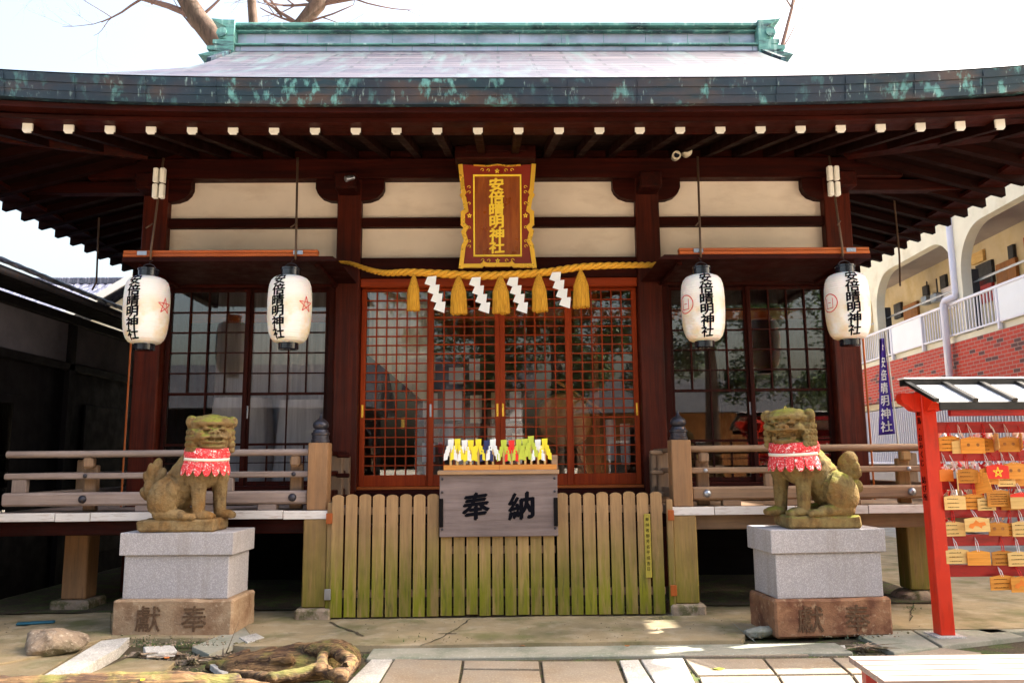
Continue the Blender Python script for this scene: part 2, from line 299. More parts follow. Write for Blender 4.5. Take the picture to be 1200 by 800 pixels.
class MB:
    def __init__(s): s.b = bmesh.new()
    def box(s, x0, x1, y0, y1, z0, z1, bev=0., mtx=None, mi=0):
        r = bmesh.ops.create_cube(s.b, size=1.0)
        vs = r['verts']
        for v in vs: v.co = Vector(((x0 + x1) / 2 + v.co.x * (x1 - x0), (y0 + y1) / 2 + v.co.y * (y1 - y0), (z0 + z1) / 2 + v.co.z * (z1 - z0)))
        if bev:
            es = list({e for v in vs for e in v.link_edges})
            q = bmesh.ops.bevel(s.b, geom=es, offset=bev, segments=1, affect='EDGES', profile=.5)
            vs = list({v for f in q['faces'] for v in f.verts} | {v for v in vs if v.is_valid})
        if mtx is not None:
            for v in vs: v.co = mtx @ v.co
        if mi:
            for f in {f for v in vs for f in v.link_faces}: f.material_index = mi
        return s
    def tube(s, pts, rs, n=10, cap=True, squash=1.):
        pts = [Vector(p) for p in pts]
        if not isinstance(rs, (list, tuple)): rs = [rs] * len(pts)
        rings = []; prev = None
        for i, p in enumerate(pts):
            d = (pts[min(i + 1, len(pts) - 1)] - pts[max(i - 1, 0)]).normalized()
            if prev is None:
                a = d.orthogonal().normalized()
            else: a = (prev - d * prev.dot(d)).normalized()
            prev = a; c = d.cross(a)
            rings.append([s.b.verts.new(p + (a * math.cos(2 * PI * k / n) + c * math.sin(2 * PI * k / n) * squash) * rs[i]) for k in range(n)])
        for i in range(len(rings) - 1):
            for k in range(n):
                s.b.faces.new((rings[i][k], rings[i][(k + 1) % n], rings[i + 1][(k + 1) % n], rings[i + 1][k]))
        if cap:
            s.b.faces.new(list(reversed(rings[0]))); s.b.faces.new(rings[-1])
        return s
    def lathe(s, c, prof, n=32, ax='z'):
        c = Vector(c); rings = []
        for r, h in prof:
            ring = []
            for k in range(n):
                a = 2 * PI * k / n
                if ax == 'z': q = Vector((r * math.cos(a), r * math.sin(a), h))
                elif ax == 'y': q = Vector((r * math.cos(a), h, r * math.sin(a)))
                else: q = Vector((h, r * math.cos(a), r * math.sin(a)))
                ring.append(s.b.verts.new(c + q))
            rings.append(ring)
        for i in range(len(rings) - 1):
            for k in range(n): s.b.faces.new((rings[i][k], rings[i][(k + 1) % n], rings[i + 1][(k + 1) % n], rings[i + 1][k]))
        s.b.faces.new(rings[0]); s.b.faces.new(rings[-1])
        return s
    def prism(s, pts, d, inset=0.):
        """polygon of 3D points extruded by vector d"""
        d = Vector(d); a = [s.b.verts.new(Vector(p)) for p in pts]; b = [s.b.verts.new(Vector(p) + d) for p in pts]
        n = len(pts); s.b.faces.new(a); s.b.faces.new(list(reversed(b)))
        for i in range(n): s.b.faces.new((a[i], b[i], b[(i + 1) % n], a[(i + 1) % n]))
        return s
    def grid(s, P, nu, nv, closed=False):
        vs = [[s.b.verts.new(P(i, j)) for j in range(nv + 1)] for i in range(nu + (0 if closed else 1))]
        nn = len(vs)
        for i in range(nu):
            for j in range(nv): s.b.faces.new((vs[i][j], vs[(i + 1) % nn][j], vs[(i + 1) % nn][j + 1], vs[i][j + 1]))
        return s
    def build(s, name, mat, parent=None, smooth=False, loc=None, solid=0.):
        bmesh.ops.recalc_face_normals(s.b, faces=s.b.faces[:])
        me = bpy.data.meshes.new(name)
        s.b.to_mesh(me); s.b.free()
        o = link(name, me, mat, parent, loc)
        if smooth:
            for p in me.polygons: p.use_smooth = True
            if smooth == 'auto': me.set_sharp_from_angle(angle=rad(38))
        if solid:
            md = o.modifiers.new('solid', 'SOLIDIFY'); md.thickness = solid; md.offset = 0
        return o
def B(name, mat, parent, *b, bev=.006, **kw):
    return MB().box(*b, bev=bev).build(name, mat, parent, **kw)
def copy_tree(o, parent=None):
    c = o.copy(); COL.objects.link(c)
    if parent is not None: c.parent = parent; c.matrix_parent_inverse = o.matrix_parent_inverse
    for ch in list(o.children): copy_tree(ch, c)
    return c
GC = {}
def glyph(ch, bold=.02, ext=.02):
    k = (ch, bold, ext)
    if k in GC: return GC[k]
    cu = bpy.data.curves.new('g', 'FONT'); cu.body = ch; cu.size = 1; cu.extrude = ext / 2;  cu.resolution_u = 3
    o = bpy.data.objects.new('g', cu); COL.objects.link(o)
    dg = bpy.context.evaluated_depsgraph_get(); me = bpy.data.meshes.new_from_object(o.evaluated_get(dg))
    vs = [v.co.copy() for v in me.vertices]; fs = [tuple(p.vertices) for p in me.polygons]
    bpy.data.objects.remove(o); bpy.data.curves.remove(cu); bpy.data.meshes.remove(me)
    if vs:
        cx = (min(v.x for v in vs) + max(v.x for v in vs)) / 2; cy = (min(v.y for v in vs) + max(v.y for v in vs)) / 2
        vs = [Vector((v.x - cx, v.y - cy, v.z)) for v in vs]
    GC[k] = (vs, fs); return GC[k]
def text(name, s, fn, size, pitch, mat, parent, bold=.02, ext=.006, horiz=False, wide=1., slant=0.):
    """fn(x, y, z) -> world; characters run downwards (or rightwards) from the centre line"""
    V, Fs = [], []
    n = len(s)
    for i, ch in enumerate(s):
        vs, fs = glyph(ch, 0, 1.0)
        off = (i - (n - 1) / 2) * pitch
        ps = [(0, 0)] if bold <= 0 else [(0, 0), (bold, bold * .3), (-bold, -bold * .3), (0, bold * .8), (0, -bold * .8)]
        for q_, (bx_, by_) in enumerate(ps):
            k = len(V)
            for v in vs:
                vx, vy = v.x + bx_, v.y + by_
                x, y = vx * size * wide, vy * size + vx * size * slant
                if horiz: x += off
                else: y -= off
                V.append(fn(x, y, (v.z + .5) * ext + q_ * .0003))
            Fs += [tuple(q + k for q in f) for f in fs]
    me = bpy.data.meshes.new(name); me.from_pydata([tuple(v) for v in V], [], Fs); me.update()
    return link(name, me, mat, parent)
def flat(o, r=(1, 0, 0), u=(0, 0, 1), n=(0, -1, 0)):
    o, r, u, n = map(Vector, (o, r, u, n))
    return lambda x, y, z: o + r * x + u * y + n * z
def star_strokes(mb, P, R, wd, th):
    """pentagram drawn with five strokes; P(x,y,z)->world"""
    p = [(R * math.sin(4 * PI * k / 5), R * math.cos(4 * PI * k / 5)) for k in range(5)]
    for k in range(5):
        a, b = Vector(p[k]), Vector(p[(k + 1) % 5]); d = (b - a).normalized(); q = Vector((-d.y, d.x)) * wd / 2
        N = 6
        for i in range(N):
            c0 = a.lerp(b, i / N); c1 = a.lerp(b, (i + 1) / N)
            z = th + .0004 * k
            vs = [mb.b.verts.new(P(*(c + s * q), z)) for c, s in ((c0, -1), (c1, -1), (c1, 1), (c0, 1))]
            mb.b.faces.new(vs)

# ============================================================ GROUND
def struct(o): o['kind'] = 'structure'; return o
def slab(name, px, mat, z=.0, h=.04, bev=.008, world=False, zt=None):
    """flat stone: outline given as photo points lying on the ground"""
    mb = MB(); pts = [Vector((p[0], p[1], z)) if world else atZ(p[0], p[1], z) for p in px]
    c = sum(pts, Vector()) / len(pts)
    top = [mb.b.verts.new((p.x, p.y, z)) for p in pts]
    bot = [mb.b.verts.new((p.x, p.y, z - h)) for p in pts]
    f = mb.b.faces.new(top); mb.b.faces.new(list(reversed(bot)))
    n = len(pts)
    for i in range(n): mb.b.faces.new((top[i], bot[i], bot[(i + 1) % n], top[(i + 1) % n]))
    if bev: bmesh.ops.bevel(mb.b, geom=[e for e in f.edges], offset=bev, segments=2, affect='EDGES', profile=.6)
    return mb, name, mat
gm = MB()
for (a, b_, c, d) in ((-150, 150, -150, 400),):
    gm.box(a, b_, c, d, -.3, -.05)
struct(gm.build('ground', 'ground'))
# soil under the loose slabs
struct(MB().box(-7.5, 7.5, 5.0, 7.6, -.049, -.022).build('soil', 'soil'))
# concrete apron in front of and under the hall
def wav(x, y, a=.012): return a * noise.noise(Vector((x * .9, y * .9, 3)))
ap = MB()
def apP(i, j):
    x = -7.4 + 14.8 * i / 120; y0 = 7.18 if abs(x) > 2.05 else 6.86
    y0 = 6.86 + .36 * min(1, max(0, (abs(x + .1) - 2.1) / .12)) + .015 * noise.noise(Vector((x * 4, 1, 1)))
    y = y0 + (16 - y0) * (j / 40) ** 1.6
    return Vector((x, y, .028 + wav(x, y)))
ap.grid(apP, 120, 40)
o = struct(ap.build('pavement', 'apron', smooth=True))
# front skirt of the apron
sk = MB()
def skP(i, j):
    p = apP(i, 0); return Vector((p.x, p.y - .004 * j, p.z - .06 * j))
sk.grid(skP, 120, 1); struct(sk.build('pavement', 'apron'))
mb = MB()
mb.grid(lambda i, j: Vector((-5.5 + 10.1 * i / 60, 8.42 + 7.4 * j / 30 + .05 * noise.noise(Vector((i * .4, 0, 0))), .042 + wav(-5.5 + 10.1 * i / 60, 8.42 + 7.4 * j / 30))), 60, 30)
struct(mb.build('underfloor_shade_sheet', 'soil'))  # dark sheet over the concrete: shade below the deck put into colour
# cracks
def crack(pts, wdt=.010, z=.036):
    mb = MB(); P = [atZ(a, b_, z) for a, b_ in pts]; Q = []
    for a, b_ in zip(P, P[1:]):
        for k in range(8):
            t = k / 8; q = a.lerp(b_, t); q += Vector((noise.noise(q * 7), noise.noise(q * 7 + Vector((9, 0, 0))), 0)) * .03; Q.append(q)
    Q.append(P[-1]); L, R_ = [], []
    for i, q in enumerate(Q):
        d = (Q[min(i + 1, len(Q) - 1)] - Q[max(i - 1, 0)]).normalized(); n_ = Vector((-d.y, d.x, 0)) * wdt * (.4 + .9 * abs(noise.noise(q * 20)))
        z_ = .0335 + wav(q.x, q.y); L.append(mb.b.verts.new((q.x + n_.x, q.y + n_.y, z_))); R_.append(mb.b.verts.new((q.x - n_.x, q.y - n_.y, z_)))
    for i in range(len(Q) - 1): mb.b.faces.new((L[i], R_[i], R_[i + 1], L[i + 1]))
    struct(mb.build('pavement_crack', 'soil'))
crack([(552, 724), (530, 738), (515, 747), (492, 755)], .010)
crack([(515, 741), (535, 741)], .02)
crack([(1072, 702), (1068, 712), (1066, 726)], .012)
crack([(385, 728), (405, 736), (426, 744)], .02)
# kerb strip and paving
def pv(px, mat='paver', z=-.004, **k):
    mb, n_, m_ = slab('paving_stone', px, mat, z, **k)
    struct(mb.build('paving_stone', mat))
struct(MB().box(-1.05, 2.75, 6.52, 6.85, -.06, .006, bev=.01).build('kerb', 'kerb'))
pv([(437, 770), (461, 770), (441, 802), (405, 802)], 'paverg')
pv([(463, 771), (541, 773), (534, 815), (436, 815)])
pv([(544, 773), (631, 774), (632, 783), (543, 782)])
pv([(543, 784), (632, 785), (638, 815), (536, 815)])
pv([(635, 774), (722, 774), (738, 815), (640, 815)])
pv([(726, 773), (748, 772), (775, 815), (742, 815)], 'paverg')
pv([(751, 772), (800, 770), (822, 815), (779, 815)], 'paverg')
for q in ([(803, 771), (893, 771), (908, 789), (818, 790)], [(820, 792), (910, 791), (925, 815), (828, 815)],
          [(896, 771), (972, 770), (994, 788), (911, 789)], [(913, 791), (996, 790), (1015, 815), (928, 815)], [(976, 770), (1040, 769), (1070, 788), (998, 788)], [(1000, 790), (1074, 790), (1100, 815), (1019, 815)],
          [(800, 758), (938, 757), (948, 767), (802, 768)]): pv(q)
pv([(1000, 741), (1060, 733), (1100, 757), (1048, 764)], 'kerb', z=.02)
pv([(1062, 733), (1142, 729), (1200, 745), (1104, 756)], 'kerb', z=.02)
pv([(1112, 730), (1205, 726), (1230, 738), (1160, 741)], 'kerb', z=.02)
pv([(1050, 766), (1102, 758), (1150, 764), (1085, 778)], 'paver', z=.0)
pv([(955, 752), (1000, 744), (1044, 762), (960, 765)], 'soil', z=-.015)
pv([(940, 757), (990, 755), (992, 760), (942, 762)], 'paverg', z=.0)
# left loose slabs
pv([(225, 757), (285, 733), (305, 742), (283, 752), (245, 766)], 'kerb', z=.03)
pv([(285, 732), (335, 722), (400, 740), (300, 752)], 'apron', z=.034)
pv([(280, 746), (300, 741), (310, 746), (290, 752)], 'paverg', z=.04)
pv([(168, 757), (203, 755), (208, 762), (172, 766)], 'paverg', z=.03)
pv([(245, 777), (275, 774), (287, 785), (262, 790)], 'paverg', z=.04)
pv([(168, 754), (240, 750), (236, 757), (170, 757)], 'soil', z=.0)
pv([(35, 800), (118, 750), (152, 746), (140, 758), (60, 803)], 'paverg', z=.06, h=.1)
pv([(60, 806), (150, 770), (205, 774), (150, 830), (60, 830)], 'apron', z=.02)
pv([(-60, 790), (40, 770), (95, 752), (118, 748), (30, 800), (-60, 830)], 'apron', z=.018)
pv([(0, 745), (60, 722), (130, 715), (130, 745), (60, 765), (-20, 780)], 'apron', z=.036)
# courtyard paving between the camera and the shrine (out of frame, lights the eaves)
k = 0
mb = MB()
for i in range(-9, 10):
    for j in range(-14, 9):
        x0 = i * .78 + (.39 if j % 2 else 0); y0 = j * .62
        if y0 > 4.7: continue
        mb.box(x0 + .006, x0 + .774, y0 + .006, y0 + .614, -.06, -.012 + random.uniform(-.003, .003), bev=.006)
struct(mb.build('courtyard_paving', 'paver'))

# ============================================================ SHRINE HALL
hall = empty('shrine_hall', (0, 9.4, 0), 'dark red wooden shrine hall with a curved copper roof, cream plaster and lattice doors', 'shrine')
EX, EY0, EY1 = 6.15, 6.9, 15.5
CY = (EY0 + EY1) / 2
def up(s): return .27 * abs(s) ** 3.6
US = [1.0]
def ring_pts(d, N=40):
    up = lambda s: US[0] * .27 * abs(s) ** 3.6
    pts = []
    x, y0, y1 = EX - d, EY0 + d, EY1 - d
    for i in range(N): s = -1 + 2 * i / N; pts.append((x * s, y0, up(s)))
    for i in range(N): s = -1 + 2 * i / N; pts.append((x, CY + (y1 - CY) * s, up(s)))
    for i in range(N): s = 1 - 2 * i / N; pts.append((x * s, y1, up(s)))
    for i in range(N): s = 1 - 2 * i / N; pts.append((-x, CY + (y1 - CY) * s, up(s)))
    return pts
def ring(name, mat, d0, d1, z0, z1, dt=None, parent=hall, smooth=False):
    """rectangular section ring following the eaves; dt = offset of the top outer edge"""
    a, b_ = ring_pts(d0), ring_pts(d1); t = ring_pts(d0 if dt is None else dt)
    mb = MB(); n_ = len(a)
    v = [[mb.b.verts.new((p[0], p[1], p[2] + z)) for p, z in ((a[i], z0), (t[i], z1), (b_[i], z1), (b_[i], z0))] for i in range(n_)]
    for i in range(n_):
        j = (i + 1) % n_
        for q in range(4): mb.b.faces.new((v[i][q], v[i][(q + 1) % 4], v[j][(q + 1) % 4], v[j][q]))
    return mb.build(name, mat, parent)
# copper eave edge in three lapped bands
ring('copper_eave', 'patina', .035, .5, 4.73, 4.802, .022)
ring('copper_eave', 'patina', .018, .5, 4.804, 4.876, .008)
ring('copper_eave', 'patina', .0, .5, 4.878, 4.955, -.012)
US[0] = .8
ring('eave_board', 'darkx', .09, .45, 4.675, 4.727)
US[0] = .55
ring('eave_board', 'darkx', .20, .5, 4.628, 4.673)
def rz(x, y):
    d = min(y - EY0, EY1 - y); ds = EX - abs(x)
    f = .50 * d + .027 * d * d; s_ = .50 * ds + .027 * ds * ds
    h = f if abs(x) <= 3.85 else min(f, s_)
    m_ = min(d, ds); u = up(x / EX) if d < ds else up((y - CY) / (EY1 - CY))
    return 4.965 + h + u * max(0, 1 - m_ / 1.6)
rf = MB(); NX, NY = 124, 87
xs = [-6.16 + 12.32 * i / NX for i in range(NX + 1)]; ys = [EY0 - .015 + (EY1 - EY0 + .03) * j / NY for j in range(NY + 1)]
rf.grid(lambda i, j: Vector((xs[i], ys[j], rz(xs[i], min(max(ys[j], EY0), EY1)))), NX, NY)
roof = rf.build('roof', 'roof', hall, smooth='auto')
# underside boards + rafters
SL = .27
def sz(x, y):
    d = min(y - EY0, EY1 - y, EX - abs(x)); 
    if min(y - EY0, EY1 - y) < EX - abs(x): u = up(x / EX)
    else: u = up((y - CY) / (EY1 - CY))
    return 4.665 + SL * (d - .3) + .35 * u * max(0, 1 - d / 2.6)
sf = MB()
sx = [-5.85 + 11.7 * i / 78 for i in range(79)]; sy = [7.2 + 8.0 * j / 54 for j in range(55)]
for i in range(78):
    for j in range(54):
        cx, cy = (sx[i] + sx[i + 1]) / 2, (sy[j] + sy[j + 1]) / 2
        if abs(cx) < 4.0 and 9.7 < cy: continue
        sf.b.faces.new([sf.b.verts.new((a, b_, sz(a, b_))) for a, b_ in ((sx[i], sy[j]), (sx[i + 1], sy[j]), (sx[i + 1], sy[j + 1]), (sx[i], sy[j + 1]))])
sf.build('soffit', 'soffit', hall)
RS = .385; XC = -.0
def rafter(p0, p1, front):
    mb = MB(); p0, p1 = Vector(p0), Vector(p1); d = (p1 - p0).normalized()
    sd_ = Vector((1, 0, 0)) if front else Vector((0, 1, 0)); wdt, h = .042, .098
    q = [mb.b.verts.new(p + sd_ * a + Vector((0, 0, b_))) for p in (p0, p1) for a, b_ in ((-wdt, 0), (wdt, 0), (wdt, -h), (-wdt, -h))]
    for f in ((0, 1, 2, 3), (4, 7, 6, 5), (0, 4, 5, 1), (1, 5, 6, 2), (2, 6, 7, 3), (3, 7, 4, 0)): mb.b.faces.new([q[k_] for k_ in f])
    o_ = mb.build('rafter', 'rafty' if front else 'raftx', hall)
    if not front: return
    out = -sd_.cross(Vector((0, 0, 1))) if front else Vector((math.copysign(1, p0.x), 0, 0))
    out = Vector((0, -1, 0)) if front else out
    c = MB(); r_ = .012
    prof = [(-wdt - .004, .002), (wdt + .004, .002), (wdt + .004, -h + .018), (wdt - .012, -h - .004), (-wdt + .012, -h - .004), (-wdt - .004, -h + .018)]
    c.prism([p0 + sd_ * a + Vector((0, 0, b_)) - out * .01 for a, b_ in prof], out * .02)
    c.build('rafter_cap', 'white', o_)
for k in range(-15, 15):
    x = (k + .5) * RS
    if abs(x) > 5.72: continue
    y1 = min(9.45, EY0 + (EX - abs(x)) + .0)
    if y1 < 7.5: continue
    f = lambda y: sz(x, y) - .004
    ys0 = 7.235
    rafter((x, ys0, f(ys0)), (x, y1, f(y1)), True)
for s in (-1, 1):
    for k in range(20):
        y = 7.5 + k * RS
        x1 = max(4.25, EX - (y - EY0)); 
        if 5.8 - x1 < .2: continue
        f = lambda x: sz(s * x, y) - .004
        rafter((s * 5.97, y, f(5.83) - .035), (s * x1, y, f(x1)), False)
    # hip rafter
    MB().tube([(s * 5.95, 7.1, sz(s * 5.85, 7.2) - .03), (s * 4.1, 8.95 + .0, sz(s * 4.1, 8.95) - .08)], .10, n=4).build('hip_rafter', 'darky', hall)
# ridge
RX = 3.80
B('ridge_panel', 'ridge', hall, -RX, RX, 10.9, 11.5, 7.28, 7.47, bev=.008)
B('ridge_panel', 'ridge', hall, -RX, RX, 11.0, 11.4, 7.522, 7.72, bev=.008)
for z0, z1, y0, e, m_ in ((7.471, 7.498, 10.86, .03, 'green'), (7.499, 7.521, 10.93, .01, 'green'), (7.721, 7.742, 10.93, .02, 'green'), (7.743, 7.778, 10.99, .0, 'ridge'), (7.779, 7.83, 10.88, .05, 'green')):
    B('ridge_trim', m_, hall, -RX - e, RX + e, y0, 22.4 - y0, z0, z1, bev=.006)
for k in range(-6, 7):
    B('ridge_seam', 'green', hall, k * .62 - .003, k * .62 + .003, 10.893, 10.899, 7.38, 7.468, bev=0)
    B('ridge_seam', 'green', hall, k * .62 - .303, k * .62 - .297, 10.993, 10.999, 7.524, 7.718, bev=0)
for s in (-1, 1):
    P_ = [(4.02, 7.25), (4.52, 7.33), (4.38, 7.38), (4.2, 7.40), (4.40, 7.44), (4.40, 7.51), (4.18, 7.53), (4.32, 7.56), (4.32, 7.63), (4.12, 7.64), (4.25, 7.68), (4.28, 7.77), (4.25, 7.86), (4.13, 7.89), (4.22, 7.95), (4.36, 8.06), (4.2, 8.035), (4.02, 8.03)]
    mb = MB(); mb.prism([(s * (a - .22), 10.84, 7.25 + (b_ - 7.25) * .765) for a, b_ in P_], (0, .72, 0)); mb.lathe((s * 3.97, 10.84, 7.65), [(.07, -.03), (.07, .0)], ax='y')
    mb.build('ridge_ornament', 'green', hall)
# lapped copper joints on the eave edge
for k in range(-9, 10):
    for q, (z0, z1, o_) in enumerate(((4.735, 4.80, .020), (4.808, 4.872, .006), (4.882, 4.95, -.012))):
        x = k * .64; u_ = up(x / EX)
        B('copper_lap', 'patina', hall, x - .0025, x + .0025, EY0 + o_ - .003, EY0 + o_ + .006, z0 + u_, z1 + u_, bev=0)
# gable boards under the ridge ends
for s in (-1, 1):
    mb = MB()
    for q in (-1, 1):
        N = 8
        for i in range(N):
            ya, yb = 11.2 + q * 1.1 * i / N, 11.2 + q * 1.1 * (i + 1) / N
            za, zb = rz(3.84, ya) + .03, rz(3.84, yb) + .03
            mb.prism([(s * 3.83, ya, za), (s * 3.83, yb, zb), (s * 3.83, yb, zb - .16), (s * 3.83, ya, za - .16)], (s * .06, 0, 0))
    mb.build('gable_board', 'patina', hall)

# ---- walls and frame
FY = 9.4
def pillar(x0, x1, y0=FY - .12, y1=FY + .16, z0=.1, z1=5.0, mat='pillar'):
    B('pillar', mat, hall, x0, x1, y0, y1, z0, z1, bev=.012)
pillar(-1.93, -1.645); pillar(1.645, 1.93)
pillar(-4.24, -3.95); pillar(3.93, 4.25)
pillar(-4.24, -3.95, 15.0, 15.3); pillar(3.93, 4.25, 15.0, 15.3)
B('wall_plate', 'darkx', hall, -4.9, 4.9, FY - .16, FY + .16, 4.87, 5.12, bev=.01)
B('wall_plate', 'darkx', hall, -4.6, 4.6, FY - .10, FY + .16, 5.1225, 5.6, bev=.01)
def beam(x0, x1, z0, z1, p=.07, mat='darkx', name='beam'): B(name, mat, hall, x0, x1, FY - p, FY + .1, z0, z1, bev=.008)
for (x0, x1) in ((-3.95, -1.93), (-1.645, 1.645), (1.93, 3.93)):
    beam(x0 + .002, x1 - .002, 4.288, 4.404, .085)
    beam(x0 + .002, x1 - .002, 3.66, 3.905, .10)
    c = (x0 + x1) / 2
    B('plaster_panel', 'plaster', hall, x0, x1, FY + .0, FY + .06, 3.90, 4.29, bev=0)
    B('plaster_panel', 'plaster', hall, x0, x1, FY + .0, FY + .06, 4.402, 4.88, bev=0)
    B('sill_beam', 'darkx', hall, x0 + .002, x1 - .002, FY - .14, FY + .12, 1.06, 1.19, bev=.01)
# nosed bracket arms at each pillar
for xc in (-4.09, -1.787, 1.787, 4.09):
    for s in (-1, 1):
        if abs(xc + s) > 4.6: continue
        P_ = [(.13, 4.6), (.24, 4.61), (.33, 4.645), (.385, 4.70), (.41, 4.76), (.41, 4.868), (.13, 4.868)]
        MB().prism([(xc + s * a, FY - .11, b_) for a, b_ in P_], (0, .2, 0)).build('bracket_arm', 'darkx', hall)
    B('bracket_arm', 'darky', hall, xc - .13, xc + .13, FY - .42, FY - .125, 4.66, 4.86, bev=.02)
# lintel over the doors
B('door_lintel', 'doorx', hall, -1.643, 1.643, FY - .09, FY + .1, 3.552, 3.655, bev=.008)
B('door_sill', 'darkx', hall, -2.3, 2.3, FY - .34, FY - .142, 1.02, 1.10, bev=.01)
B('door_sill', 'hotx', hall, -1.643, 1.643, FY - .1, FY + .1, 1.191, 1.225, bev=.006)
B('door_step', 'darkx', hall, -1.66, 1.66, FY - .62, FY - .342, .74, .84, bev=.01)

def lattice(name, x0, x1, z0, z1, y, bars_v, bars_h, mat, st=.05, rb_=.0, rt=.0, bw=.015, th=.03, glass=True, handle=None, extra=None):
    """one sash: frame with thin crossing bars; glass behind"""
    mz, mx = MAT[mat + 'z'], MAT[mat + 'x']
    mb = MB()
    rb_ = rb_ or st; rt = rt or st
    mb.box(x0, x0 + st, y, y + th, z0, z1, bev=.004); mb.box(x1 - st, x1, y, y + th, z0, z1, bev=.004)
    mb.box(x0 + st, x1 - st, y + .001, y + th, z0, z0 + rb_, bev=.004, mi=1); mb.box(x0 + st, x1 - st, y + .001, y + th, z1 - rt, z1, bev=.004, mi=1)
    xa, xb, za, zb = x0 + st, x1 - st, z0 + rb_, z1 - rt
    for v in bars_v:
        if len(v) == 1: v = (v[0], 0, 1)
        x = xa + (xb - xa) * v[0]; mb.box(x - bw / 2, x + bw / 2, y + .006, y + th - .006, za + (zb - za) * v[1], za + (zb - za) * v[2])
    for hh, wd_ in bars_h:
        z = za + (zb - za) * hh; mb.box(xa, xb, y + .0045, y + th - .0045, z - wd_ / 2, z + wd_ / 2, mi=1)
    o_ = mb.build(name, [mz, mx], hall)
    if glass: B('glass_pane', 'glass', o_, xa + .002, xb - .002, y + th + .002, y + th + .006, za, zb, bev=0)
    for hx, hm in (handle or ()): B('door_pull', hm, o_, hx - .012, hx + .012, y - .006, y - .0005, 2.02, 2.17, bev=.003)
    return o_
nv, nh = 6, 20
for k, (x0, x1, yy) in enumerate(((-1.64, -.80, FY + .02), (-.835, .003, FY - .02), (.004, .835, FY - .02), (.80, 1.64, FY + .02))):
    hd = {0: [(-1.61, 'gold')], 1: [(-.81, 'steel'), (-.03, 'gold')], 2: [(.035, 'gold')], 3: [(1.61, 'gold')]}[k]
    lattice('lattice_door', x0, x1, 1.227, 3.55, yy, [(i / nv,) for i in range(1, nv)], [(i / nh, .014) for i in range(1, nh)], 'door', st=.06, rb_=.13, rt=.03, handle=hd)
# side windows: two sashes each
for s in (-1, 1):
    for q in (0, 1):
        xa, xb = (2.02, 2.98) if q == 0 else (2.96, 3.93)
        x0, x1 = (xa, xb) if s > 0 else (-xb, -xa)
        V = [(.5, 0, 1), (.25, .455, 1), (.75, .455, 1), (.25, 0, .19), (.75, 0, .19)]
        H = [(.095, .012), (.19, .028), (.455, .03)] + [(.455 + .545 * i / 5, .014) for i in range(1, 5)]
        lattice('lattice_window', x0, x1, 1.25, 3.56, FY + (.0 if q else .036), V, H, 'dark' if s < 0 else 'dark', st=.05, rb_=.05, rt=.04, bw=.016,
                handle=[(x0 + .025 if (s > 0) == (q == 1) else x1 - .025, 'steel')] if q == 0 else None)
    x0, x1 = (1.935, 3.93) if s > 0 else (-3.945, -1.935)
    B('window_head', 'darkx', hall, x0, x1, FY - .08, FY + .1, 3.562, 3.656, bev=.006)
    B('window_sill', 'darkx', hall, x0, x1, FY - .08, FY + .1, 1.192, 1.248, bev=.006)
    B('window_jamb', 'darkz', hall, *((1.935, 2.018) if s > 0 else (-2.018, -1.935)), FY - .06, FY + .1, 1.25, 3.56, bev=.004)
# side and rear walls, floor, inner ceiling
for s in (-1, 1):
    B('side_wall', 'darkz', hall, *((4.12, 4.22) if s > 0 else (-4.22, -4.12)), FY + .162, 15.0, .9, 5.1, bev=0)
B('rear_wall', 'innerwall', hall, -4.11, 4.11, 14.9, 15.0, .9, 5.1, bev=0)
B('floor', 'floor', hall, -4.11, 4.11, FY + .125, 14.89, 1.02, 1.15, bev=0)
B('ceiling', 'darkx', hall, -4.11, 4.11, FY + .17, 14.89, 4.4, 4.45, bev=0)
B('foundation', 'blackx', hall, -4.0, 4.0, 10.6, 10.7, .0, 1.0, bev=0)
# raised swing-up shutters over the windows, held by iron rods
for s in (-1, 1):
    X = lambda a, b_: (a, b_) if s > 0 else (-b_, -a)
    mb = MB()
    P_ = [(1.66, 3.585), (3.93, 3.585), (3.93, 3.70), (1.90, 3.70), (1.88, 3.68)]
    o_ = MB().prism([(s * a, 8.2, b_) for a, b_ in [(1.68, 3.59), (3.93, 3.59), (3.93, 3.64), (1.74, 3.64)]], (0, 1.1, 0)).build('raised_shutter', 'darkx', hall)
    B('shutter_rail', 'hotx', o_, *X(1.90, 3.92), 8.19, 8.27, 3.642, 3.676, bev=.004)
    B('shutter_rail', 'hotx', o_, *X(1.90, 3.92), 8.20, 8.28, 3.680, 3.712, bev=.004)
    for xx in (2.1, 3.72): B('shutter_hinge', 'steel', o_, s * xx - .05, s * xx + .05, 8.180, 8.189, 3.655, 3.70, bev=.002)
    for a in (1.9, 3.75): B('shutter_batten', 'darky', o_, *X(a, a + .05), 8.3, 9.28, 3.55, 3.588, bev=.004)
    for xb, xt in ((2.12, 2.14), (3.62, 3.56)):
        r = MB(); r.tube([(s * xb, 8.17, 3.60), (s * xb, 8.17, 3.72), (s * xt, 8.2, 4.72)], .012, n=8)
        r.tube([(s * xb, 8.17, 3.99), (s * xb - .05, 8.13, 3.93)], .008, n=6); ro = r.build('shutter_rod', 'rod', hall, smooth=True)
        if xb > 3:
            for q in (-1, 1): B('insulator', 'white', ro, s * xt + q * .035 - .025, s * xt + q * .035 + .025, 8.10, 8.16, 4.42, 4.58, bev=.008)
            for q in (-1, 1): B('insulator', 'white', ro, s * xt + q * .035 - .025, s * xt + q * .035 + .025, 8.10, 8.16, 4.25, 4.405, bev=.008)
# thin pale trim on outer pillars
for s in (-1, 1): MB().tube([(s * 4.262, 9.24, .9), (s * 4.262, 9.24, 3.45)], .011, n=6).build('corner_trim', 'hotz', hall)
